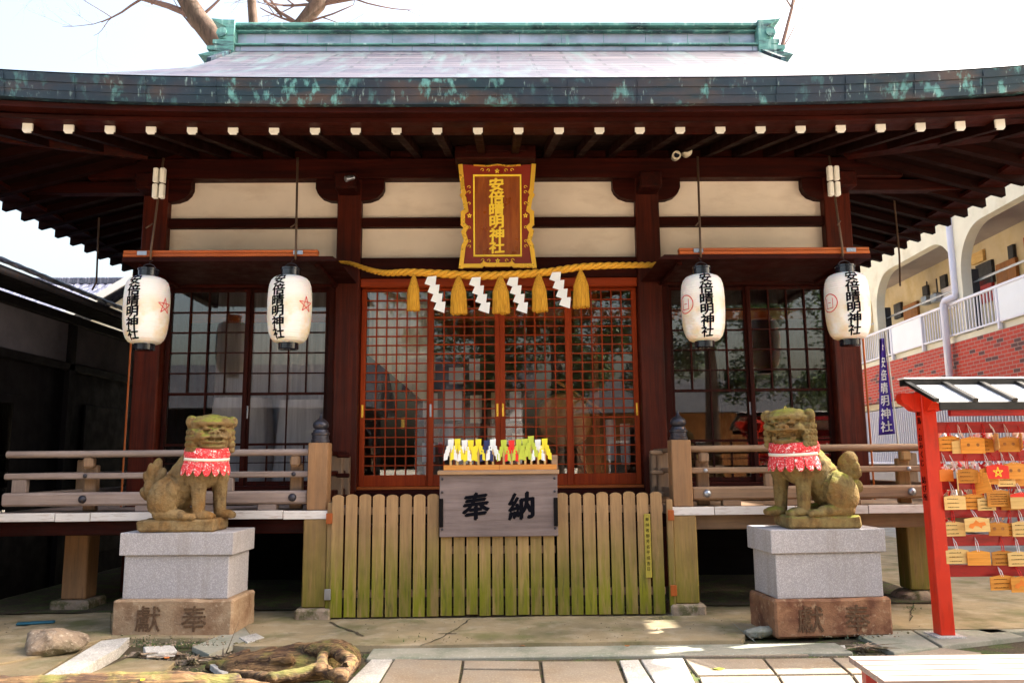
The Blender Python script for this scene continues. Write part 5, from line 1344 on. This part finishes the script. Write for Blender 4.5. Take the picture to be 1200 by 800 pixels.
S = [(G_(-60, 815, .05), (G_(120, 810, .07), .10, .12)), (G_(120, 810, .07), (G_(215, 806, .08), .12, .11)), (G_(215, 806, .08), (G_(262, 806, .06), .10, .09)), (G_(262, 806, .06), (G_(330, 815, .04), .08, .07)), (G_(60, 804, .10), (.30, .06, .07)), (G_(-10, 804, .08), (.25, .08, .07)),
     (G_(225, 799, .12), (G_(275, 797, .10), .035, .045)), (G_(20, 800, .12), (G_(150, 796, .13), .03, .03)), (G_(120, 800, .13), (G_(240, 803, .14), .03, .035))]
cc = G_(150, 806, 0)
tag(blob('driftwood_log', S, .012, 'root', None, amp=.009, fr=10, smooth=2, loc=(cc[0], cc[1], 0), holes=[(G_(292, 803, .14), (.09, .05, .08))]),
    'long weathered log lying along the bottom left edge of the courtyard', 'log')

# ============================================================ APARTMENT BUILDING (right)
ap_ = empty('apartment_building', (10, 14.8, 0), 'apartment block with red brick band, white balcony rails and cream arches at the right', 'apartment block')
A0, A1 = 8.6, 30.0
B('floor_slab', 'cream', ap_, 10.02, 19, A0, A1, 4.02, 4.16, bev=.01)
B('floor_slab', 'cream', ap_, 10.3, 19, A0, A1, 2.86, 3.0, bev=0)
B('roof_slab', 'cream', ap_, 9.9, 19, A0, A1, 7.7, 8.0, bev=.02)
B('brick_band', 'brick', ap_, 9.97, 10.2, A0, A1, 3.001, 4.019, bev=0)
B('rear_mass', 'cream', ap_, 13.5, 19, A0, A1, 0, 7.7, bev=0)
B('end_wall', 'cream', ap_, 10.02, 13.5, A0, A0 + .2, 0, 7.7, bev=0)
B('gallery_wall', 'creamin', ap_, 11.6, 11.75, A0 + .2, A1, 4.16, 7.7, bev=0)
B('gallery_soffit', 'greysoff', ap_, 10.25, 11.6, A0 + .2, A1, 6.72, 6.8, bev=0)
B('ground_wall', 'greysoff', ap_, 12.0, 12.2, A0 + .2, A1, 0, 2.86, bev=0)
# arched upper facade
piers = [A0 + .2, 12.9, 17.2, 21.7, 26.2, A1]
def arch(y0, y1):
    T_, zt_, zb_, R_ = .13, 7.7, 6.45, .95
    n_ = 10; L_ = [(y0, 5.05)]
    for i in range(n_ + 1):
        a_ = PI - PI / 2 * i / n_; L_.append((y0 + T_ + R_ + R_ * math.cos(a_), zb_ - R_ + R_ * math.sin(a_)))
    pts = [(y0, zt_), (y0, 4.2), (y0 + T_, 4.2)] + L_[1:]
    for i in range(n_ + 1):
        a_ = PI / 2 - PI / 2 * i / n_; pts.append((y1 - T_ - R_ + R_ * math.cos(a_), zb_ - R_ + R_ * math.sin(a_)))
    pts += [(y1 - T_, 4.2), (y1, 4.2), (y1, zt_)]
    MB().prism([(10.03, a_, b_) for a_, b_ in pts], (.22, 0, 0)).build('arch_wall', 'cream', ap_)
for a_, b_ in zip(piers, piers[1:]): arch(a_ + .003, b_ - .003)
for y in piers[1:-1]: B('dark_pier', 'shopdark', ap_, 10.26, 10.42, y - .12, y + .12, 4.161, 5.6, bev=.01)
# balcony rails: open bars alternating with white panels
y = A0 + .3; k = 0
B('hand_rail', 'rail', ap_, 9.93, 9.99, A0, A1, 4.86, 4.92, bev=.01); B('hand_rail', 'rail', ap_, 9.94, 9.98, A0, A1, 4.17, 4.21, bev=.005)
segs = [(A0, 11.2, 0), (11.2, 13.3, 1), (13.3, 14.95, 0), (14.95, 16.45, 1), (16.45, 19.5, 0), (19.5, 21.0, 1), (21.0, 25.5, 0), (25.5, 27, 1), (27, A1, 0)]
segs = [(A0, 11.0, 0), (11.0, 12.6, 1), (12.6, 13.9, 0), (13.9, 15.66, 1), (15.66, 18.9, 0), (18.9, 20.6, 1), (20.6, 25.5, 0), (25.5, 27, 1), (27, A1, 0)]
for a_, b_, solid in segs:
    B('rail_post', 'rail', ap_, 9.92, 10.0, a_ - .03, a_ + .03, 4.03, 4.859, bev=.004)
    if solid: B('rail_panel', 'panel', ap_, 9.945, 9.975, a_ + .03, b_ - .03, 4.2105, 4.858, bev=.003)
    else:
        mb = MB(); q = a_ + .12
        while q < b_ - .05: mb.box(9.95, 9.97, q - .012, q + .012, 4.2105, 4.858); q += .125
        mb.build('rail_bars', 'rail', ap_)
# down pipe with a jog
zz = 5.0
pq_ = atX(1108, 345, 9.85); py_ = pq_.y
MB().tube([(10.0, py_ + .1, 7.0), (10.0, py_ + .1, 5.15), (9.96, py_ + .05, 5.02), (9.86, py_ + .32, 4.98), (9.84, py_ + .36, 4.9), (9.84, py_ + .36, 0)], .075, n=14).build('down_pipe', 'pvc', ap_, smooth=True)
# doors, windows and meters of the gallery, placed along its rear wall
def gal(px0, px1, py0, py1, name, mat, dx=.0):
    a_, b_ = atX(px0, py0, 11.55 + dx), atX(px1, py1, 11.55 + dx)
    return B(name, mat, ap_, 11.52 + dx, 11.598 + dx, min(a_.y, b_.y), max(a_.y, b_.y), min(a_.z, b_.z), max(a_.z, b_.z), bev=.004)
for (px0, px1, py0, py1, n_, m_) in ((1131, 1153, 313, 331, 'window', 'shopdark'), (1131, 1153, 333, 352, 'window_panel', 'redbar'), (1156, 1184, 312, 338, 'louvre', 'brownpanel'), (1191, 1240, 280, 345, 'door', 'redbar'),
        (1171, 1179, 290, 303, 'vent', 'shopdark'), (1064, 1071, 337, 350, 'vent', 'shopdark'), (1086, 1094, 325, 338, 'vent', 'shopdark'), (1040, 1059, 360, 378, 'louvre', 'brownpanel'), (1088, 1104, 340, 360, 'window_bars', 'rail'),
        (1125, 1141, 300, 306, 'sign_plate', 'emapale'), (1028, 1038, 358, 372, 'window', 'shopdark')): gal(px0, px1, py0, py1, n_, m_)
for (px, py) in ((1069, 353), (1081, 350)):
    c = atX(px, py, 11.4); B('gas_meter', 'steel', ap_, 11.3, 11.5, c.y - .14, c.y + .14, c.z - .12, c.z + .13, bev=.03)
    MB().tube([(11.45, c.y, c.z + .1), (11.45, c.y, c.z + .5), (11.5, c.y + .1, c.z + .55)], .02, n=6).build('gas_pipe', 'iron', ap_)
# laundry poles
for z0, dx in ((5.3, 10.3), (5.36, 10.4)): MB().tube([(dx, A0 + 3, z0), (dx, A1 - 1, z0)], .018, n=6).build('laundry_pole', 'steel', ap_)
# ground floor: upright white bars on a pale wall
mb = MB(); q = 8.8
while q < 29: mb.box(9.55, 9.58, q - .014, q + .014, 1.4, 2.72); q += .11
mb.build('ground_fence_bars', 'rail', ap_); B('ground_fence_rail', 'rail', ap_, 9.54, 9.60, 8.7, 29.1, 1.36, 1.40); B('ground_fence_wall', 'greysoff', ap_, 9.5, 9.66, 8.7, 29.1, 0, 1.355)
for y in (12.9, 17.2, 21.7): B('ground_pier', 'shopdark', ap_, 10.1, 10.4, y - .15, y + .15, 0, 2.859)
ap_.rotation_euler.z = rad(-3.0)

# ============================================================ BANNER
bn_ = empty('shrine_banner', (5.55, 11.3, 0), 'purple vertical banner with white writing on a white pole beside the apartment block', 'banner')
pa, pb_ = atY(1037, 388, 11.3), atY(1053, 522, 11.3)
MB().tube([(pb_.x + .03, 11.3, 0), (pb_.x, 11.3, pb_.z), (pa.x, 11.3, pa.z)], .014, n=8).build('pole', 'white', bn_)
def bP(u, v):  # u 0..1 across, v 0..1 down
    l = atY(1029 - 1.5 * v + 3.5 * abs(v - .45), 397 + 113 * v, 11.28); r = atY(1036 + 13 * v, 396 + 112 * v, 11.28)
    q = l.lerp(r, u); q.y = 11.28 - .05 * math.sin(u * 5 + v * 3) * (1 - u); return q
mb = MB(); mb.grid(lambda i, j: bP(i / 10, j / 24), 10, 24); mb.build('cloth', 'banner', bn_, smooth=True, solid=.004)
bh = (bP(0, 0).z - bP(0, 1).z)
text('lettering', '安倍晴明神社', lambda x, y, z: bP(.52 + x / .24, .58 - y / bh) + Vector((0, -.006 - z, 0)), .165, .183, 'paper', bn_, bold=.018, ext=.001)
mb = MB(); star_strokes(mb, lambda x, y, z: bP(.52 + x / .24, .09 - y / bh) + Vector((0, -.006, 0)), .06, .014, 0); mb.build('star', 'paper', bn_)

# ============================================================ LEFT NEIGHBOUR BUILDING
lb = empty('side_hall', (-5.5, 11, 0), 'dark wooden side building with grey plaster panels and tiled eave at the left edge', 'building')
B('wall', 'blackz', lb, -5.70, -5.56, 6.6, 17, 0, 2.80, bev=0)
B('wall_beam', 'blacky', lb, -5.6, -5.50, 6.6, 17, 2.70, 2.80, bev=.01)
B('wall_beam', 'blacky', lb, -5.62, -5.50, 6.6, 17, 3.30, 3.42, bev=.01)
B('plaster_panel', 'plaster_grey', lb, -5.62, -5.555, 6.6, 17, 2.801, 3.299, bev=0)
for y in (7.6, 10.35, 13.0, 15.4): B('post', 'blackz', lb, -5.63, -5.50, y - .07, y + .07, 0, 3.299, bev=.01)
for y in (8.6, 11.6): B('sliding_door', 'blackz', lb, -5.56, -5.53, y - .8, y + .8, .3, 2.3, bev=.01)
B('glass_pane', 'glass', lb, -5.528, -5.52, 8.0, 9.2, .9, 2.2, bev=0)
MB().tube([(-5.12, 6.6, 3.50), (-5.12, 17, 3.50)], .045, n=10).build('gutter', 'iron', lb, smooth=True)
B('eave_board', 'blacky', lb, -5.55, -5.16, 6.6, 17, 3.46, 3.49, bev=0)
mb = MB()
nr_, nc_ = 12, 420
def tl(i, j):
    y = 6.6 + 10.4 * i / nc_; t = j / nr_
    return Vector((-5.08 - 3.2 * t, y, 3.56 + 1.3 * t + .028 * abs(math.sin(y * PI / .27)) + .02 * ((j) % 2)))
mb.grid(tl, nc_, nr_); mb.build('tiled_roof', 'tile', lb, solid=.02)
B('rear_wall', 'blackz', lb, -8.3, -5.72, 6.7, 16.9, 0, 3.45, bev=0)
# houses farther left
def house(x0, x1, y0, y1, ze_, zr_, axis, label, wm='cream'):
    h = empty('tiled_house', ((x0 + x1) / 2, (y0 + y1) / 2, 0), label, 'house')
    B('wall', wm, h, x0, x1, y0, y1, 0, ze_ - .02, bev=0)
    o_ = .45
    if axis == 'x':
        ym = (y0 + y1) / 2
        for s, ye in ((1, y0 - o_), (-1, y1 + o_)):
            mb = MB(); mb.grid(lambda i, j: Vector((x0 - o_ + (x1 - x0 + 2 * o_) * i / 200, ye + (ym - ye) * j / 14, ze_ + (zr_ - ze_) * j / 14 + .05 * abs(math.sin(i * PI / 6)) + .03 * (j % 2))), 200, 14)
            mb.build('tiled_roof', 'tile', h, solid=.03)
        B('roof_ridge', 'tile', h, x0 - o_, x1 + o_, ym - .12, ym + .12, zr_, zr_ + .22, bev=.03)
    else:
        xm = (x0 + x1) / 2
        for s, xe in ((1, x0 - o_), (-1, x1 + o_)):
            mb = MB(); mb.grid(lambda i, j: Vector((xe + (xm - xe) * j / 14, y0 - o_ + (y1 - y0 + 2 * o_) * i / 120, ze_ + (zr_ - ze_) * j / 14 + .05 * abs(math.sin(i * PI / 6)))), 120, 14)
            mb.build('tiled_roof', 'tile', h, solid=.03)
            mb = MB(); mb.prism([(xe, y0 - o_ - .04, ze_ - .16), (xm, y0 - o_ - .04, zr_ - .16), (xm, y0 - o_ - .04, zr_ + .02), (xe, y0 - o_ - .04, ze_ + .02)], (0, .035, 0)); mb.build('barge_board', 'white', h)
        MB().prism([(x0, y0, ze_ - .02), (x1, y0, ze_ - .02), (xm, y0, zr_ - .05)], (0, .1, 0)).build('gable_wall', 'cream', h)
        B('roof_ridge', 'tile', h, xm - .12, xm + .12, y0 - o_, y1 + o_, zr_, zr_ + .18, bev=.03)
house(-15.5, -8.4, 21, 27, 5.15, 6.9, 'x', 'distant house with wide tiled roof beyond the left building')
house(-9.2, -5.6, 17.6, 23, 4.55, 5.95, 'y', 'house with tiled gable roof and pale edge board behind the left lantern')

# ============================================================ TREES BEHIND THE HALL
def grow(mb, p, d, r, L, lev, rng_, bend=.25, droop=0.):
    n_ = 5; pts = [p.copy()]; rs = [r]; q = p.copy(); dd = d.normalized()
    for i in range(n_):
        dd = (dd + Vector([rng_.uniform(-1, 1) for _ in range(3)]) * bend * .5 + Vector((0, 0, .05 - droop))).normalized()
        q = q + dd * L / n_; pts.append(q.copy()); rs.append(r * (1 - .12 * (i + 1)))
    mb.tube(pts, rs, n=7 if lev > 1 else 4, cap=lev > 2)
    if lev == 0: return
    for k in range(rng_.choice((2, 3)) if lev > 1 else 4):
        i = rng_.randint(2, n_); a = dd.orthogonal().normalized(); a.rotate(Matrix.Rotation(rng_.uniform(0, 2 * PI), 3, dd))
        nd = (dd + a * rng_.uniform(.5, 1.1)).normalized()
        grow(mb, pts[i], nd, rs[i] * rng_.uniform(.5, .68), L * rng_.uniform(.6, .85), lev - 1, rng_, bend * 1.15, droop)
def tree(path, r0, r1, label, sprouts, seed, lev=4, Lb=2.6, mat='bark'):
    rng_ = random.Random(seed); P_ = [Vector(p) for p in path]
    t = empty('bare_tree', (P_[0].x, P_[0].y, 0), label, 'tree', 'bare trees behind the hall')
    rs = [r0 + (r1 - r0) * i / (len(P_) - 1) for i in range(len(P_))]
    MB().tube(P_, rs, n=14).build('trunk', mat, t, smooth=True)
    mb = MB()
    for (i, d, r, l) in sprouts: grow(mb, P_[i], Vector(d), r, l, lev, rng_)
    mb.build('crown', 'twig', t, smooth=True)
T1 = [(-4.3, 17, 0), (-4.6, 17, 4), tuple(atY(285, 82, 17)), tuple(atY(255, 50, 17)), tuple(atY(232, 22, 17)), tuple(atY(214, -8, 17)), tuple(atY(208, -60, 17))]
tree(T1, .30, .18, 'leaning bare tree behind the left end of the roof ridge', [(4, (-.9, 0, .45), .09, 1.9), (5, (-1, 0, .1), .07, 2.0), (5, (.5, .2, .8), .09, 2.6), (6, (-.4, 0, 1), .14, 3), (4, (-.4, -.2, .8), .05, 1.4), (4, (.5, 0, .5), .04, 1.2), (3, (-.8, .1, .3), .035, 1.3)], 3)
T2 = [(-4.0, 21, 0), (-4.2, 21, 6), tuple(atY(352, 30, 21)), tuple(atY(372, 6, 21)), tuple(atY(385, -20, 21))]
tree(T2, .27, .2, 'bare tree with a dense tangle of pale twigs above the left part of the ridge', [(3, (-.8, 0, .4), .08, 1.9), (2, (-.7, 0, .55), .06, 1.8), (3, (.7, 0, .3), .09, 2.4), (3, (.9, .1, .15), .06, 2.6), (4, (.2, 0, 1), .15, 3), (2, (.5, 0, .6), .05, 1.9), (3, (-.9, .2, .05), .05, 1.7), (2, (-.9, .1, .3), .04, 1.5), (2, (.9, 0, .35), .04, 1.6)], 11, lev=4)
T3 = [(-5.6, 19, 0), tuple(atY(298, 40, 19)), tuple(atY(294, -10, 19)), tuple(atY(291, -60, 19))]
tree(T3, .14, .09, 'slim pale trunk between the two larger bare trees', [(2, (.4, 0, 1), .06, 1.5), (3, (-.3, 0, 1), .06, 1.5)], 5, lev=2)
T4 = [(8.5, 24, 0), (8.3, 24, 7), tuple(atY(915, 60, 24)), tuple(atY(928, 10, 24)), tuple(atY(935, -40, 24))]
tree(T4, .10, .035, 'thin bare tree behind the right end of the ridge', [(3, (.5, 0, 1), .03, 2.4), (2, (.7, 0, .9), .025, 2.2), (3, (-.6, 0, .9), .03, 2.2)], 8, lev=2, mat='twig')

# ============================================================ BEHIND THE CAMERA (seen in the glass)
def evergreen(x, y, h, r, label, seed, n_=5200):
    rg = random.Random(seed); t = empty('evergreen_tree', (x, y, 0), label, 'tree')
    MB().tube([(x, y, 0), (x + .1, y, h * .45), (x - .1, y, h * .8)], [.28, .2, .08], n=10).build('trunk', 'bark', t, smooth=True)
    cl = [(Vector((x + rg.gauss(0, r * .5), y + rg.gauss(0, r * .5), h * .62 + rg.uniform(-.32, .38) * h * .8)), rg.uniform(.5, 1.1)) for _ in range(34)]
    me = bpy.data.meshes.new('crown'); V, F_ = [], []
    for _ in range(n_):
        c, cr = rg.choice(cl); v = Vector((rg.gauss(0, 1), rg.gauss(0, 1), rg.gauss(0, .8))); p = c + v.normalized() * cr * rg.random() ** .4
        a = Vector((rg.uniform(-1, 1), rg.uniform(-1, 1), rg.uniform(-.5, .5))).normalized() * .10; b2 = a.cross(Vector((rg.uniform(-1, 1), rg.uniform(-1, 1), 1))).normalized() * .05
        k = len(V); V += [tuple(p - a), tuple(p + b2), tuple(p + a), tuple(p - b2)]; F_.append((k, k + 1, k + 2, k + 3))
    me.from_pydata(V, [], F_); me.update(); link('crown', me, 'leaf', t)
evergreen(1.8, -7.5, 9.5, 3.2, 'leafy evergreen tree across the courtyard, mirrored in the middle doors', 1, 17000)
evergreen(7.2, -8.5, 10.5, 3.4, 'leafy evergreen tree across the courtyard, mirrored in the right windows', 2, 17000)
evergreen(-.6, -11.5, 10.5, 2.6, 'leafy evergreen tree across the courtyard, mirrored near the middle of the doors', 4, 14000)
evergreen(11.5, -7.0, 10.0, 3.2, 'leafy evergreen tree across the courtyard, far right behind the viewer', 5, 9000)
def across(name, x0, x1, y0, y1, h, wm, label, wins):
    o_ = empty(name, ((x0 + x1) / 2, y0, 0), label, 'house')
    B('wall', wm, o_, x0, x1, y0, y1, 0, h, bev=0)
    MB().prism([(x0 - .5, y1 + .7, h), (x0 - .5, (y0 + y1) / 2, h + 1.6), (x0 - .5, y0 - .7, h)], (x1 - x0 + 1, 0, 0)).build('roof', 'shopdark', o_)
    for x in wins:
        f_ = B('window', 'rail', o_, x - .6, x + .6, y1 + .002, y1 + .05, .9, 2.3); B('pane', 'shopdark', f_, x - .52, x + .52, y1 + .051, y1 + .06, 1.0, 2.2, bev=0)
across('store_house', -12, -4.2, -9.5, -5.0, 3.1, 'blackz', 'dark wooden storehouse behind the viewer, mirrored in the left doors', [])
across('street_house', -3.4, .9, -17, -13.5, 4.3, 'panel', 'small white house across the courtyard, mirrored between the trees', [-2.4, -.2])
across('street_house', 3.5, 13, -18, -14.0, 3.4, 'brownpanel', 'brown wooden house across the courtyard, mirrored in the right doors', [5, 8])
# ============================================================ SMALL FIXTURES
sc_ = empty('security_camera', (1.98, 8.95, 4.98), 'cream bullet security camera under the eave right of the plaque', 'security camera')
c0 = atY(793, 182, 8.7); MB().tube([c0 + Vector((.03, .22, .06)), c0], [.045, .05], n=14).build('camera_body', 'cam', sc_, smooth='auto')
MB().lathe(c0 + Vector((0, -.002, 0)), [(.032, -.004), (.032, .0)], 14, 'y').build('lens', 'lacquer', sc_)
sc2 = empty('sensor_lamp', (2.1, 8.85, 4.98), 'cream round sensor lamp just right of the security camera', 'lamp')
c0 = atY(805, 178, 8.75); MB().lathe(c0, [(.02, .10), (.05, .06), (.06, 0), (.05, -.05), (.02, -.06)], 16, 'y').build('lamp_head', 'cam', sc2, smooth=True)
MB().tube([c0, c0 + Vector((0, .1, .12))], .012, n=6).build('bracket', 'iron', sc2)
sl3 = empty('spot_lamp', atY(409, 208, 8.9), 'small silver spot lamp beside the left inner bracket', 'lamp')
c0 = atY(409, 208, 8.9); MB().tube([c0 + Vector((-.04, 0, -.02)), c0 + Vector((.05, .05, .02))], [.035, .025], n=12).build('lamp_head', 'steel', sl3, smooth='auto')
MB().tube([c0, c0 + Vector((0, .25, .02))], .01, n=6).build('bracket', 'iron', sl3)
for px, ps, lb_ in ((1129, 188, 'nearer the roof corner'), (1052, 308, 'nearer the wall')): pass
cb = MB(); cb.tube([atY(116, 255, 10), atY(113, 330, 10), atY(108, 340, 10)], .012, n=6)
tag(cb.build('hanging_rod', 'rod', None, loc=tuple(atY(116, 255, 10))), 'thin dark rod hanging from the left eave over the side building', 'rod')
cb = MB(); cb.tube([atY(1046, 215, 10), atY(1054, 300, 10), atY(1055, 335, 10)], .012, n=6)
tag(cb.build('hanging_rod', 'rod', None, loc=tuple(atY(1046, 215, 10))), 'thin dark rod hanging from the right eave before the apartments', 'rod')

# ============================================================ GROUND LITTER
rg = random.Random(12)
gt = MB()
def grit_at(px, py, n_, sp, r_):
    for _ in range(n_):
        q = atZ(px + rg.gauss(0, sp), py + rg.gauss(0, sp * .22), 0); zz = -.02 if q.y < 6.9 else .034
        r = r_ * rg.uniform(.4, 1.2); m_ = Matrix.Translation((q.x, q.y, zz)) @ Matrix.Rotation(rg.uniform(0, 3), 4, 'Z') @ Matrix.Rotation(rg.uniform(-.5, .5), 4, 'X')
        gt.box(-r, r, -r * .8, r * .8, -r * .5, r * .5, mtx=m_)
for a in ((220, 764, 260, 40, .008), (175, 770, 200, 40, .008), (1000, 758, 260, 40, .008), (600, 760, 160, 160, .005), (600, 735, 160, 130, .004), (950, 770, 120, 80, .005), (90, 745, 150, 50, .006), (700, 772, 160, 150, .005)): grit_at(*a)
tag(gt.build('grit', 'foot', None), 'fine brown grit and crumbs scattered over the paving', 'grit', kind='stuff')
wd = MB()
for (px, py, n_, sp) in ((640, 774, 30, 3), (741, 780, 40, 4), (724, 782, 24, 3), (230, 762, 120, 16), (170, 756, 60, 10), (986, 757, 110, 20), (960, 756, 60, 10), (1068, 716, 30, 5), (425, 766, 30, 5), (806, 786, 30, 4), (520, 758, 30, 30)):
    for _ in range(n_):
        q = atZ(px + rg.gauss(0, sp), py + rg.gauss(0, sp * .2), 0); z0 = -.03 if q.y < 6.9 else .02; h = rg.uniform(.01, .035); a = rg.uniform(0, 6.28); r = rg.uniform(.003, .006)
        v = [wd.b.verts.new(p_) for p_ in ((q.x - r, q.y, z0), (q.x + r, q.y, z0), (q.x + h * .6 * math.cos(a), q.y + h * .6 * math.sin(a), z0 + h))]; wd.b.faces.new(v)
me_ = wd.build('weeds', 'leaf', None); tag(me_, 'tiny green weeds and moss tufts in the joints of the paving', 'weeds', kind='stuff')
LB = ['green fallen leaf on the paving at the lower right', 'yellow fallen leaf on the weathered log', 'orange fallen leaf between the loose slabs', 'brown fallen leaf on the kerb in front of the fence', 'brown fallen leaf on the concrete near the right gate post']
for k, (px, py, z_, m_) in enumerate(((841, 783, .003, 'leafg'), (168, 796, .16, 'yel'), (195, 770, -.01, 'emaor'), (612, 756, .012, 'brownpanelz'), (735, 756, .035, 'brownpanelz'))):
    q = atZ(px, py, z_); m_ = {'leafg': 'ygr', 'brownpanelz': 'brownpanel'}.get(m_, m_)
    r = .022 if k else .035; a = k * 1.3
    mb = MB(); P = []
    for i in range(10):
        t = 2 * PI * i / 10; l = r * (1 if i % 5 else 1.5); P.append((q.x + l * math.cos(t + a), q.y + l * .6 * math.sin(t + a), z_ + .004 * math.sin(t * 2)))
    mb.prism(P, (0, 0, .0015)); tag(mb.build('fallen_leaf', m_, None, loc=tuple(q)), LB[k], 'leaf')
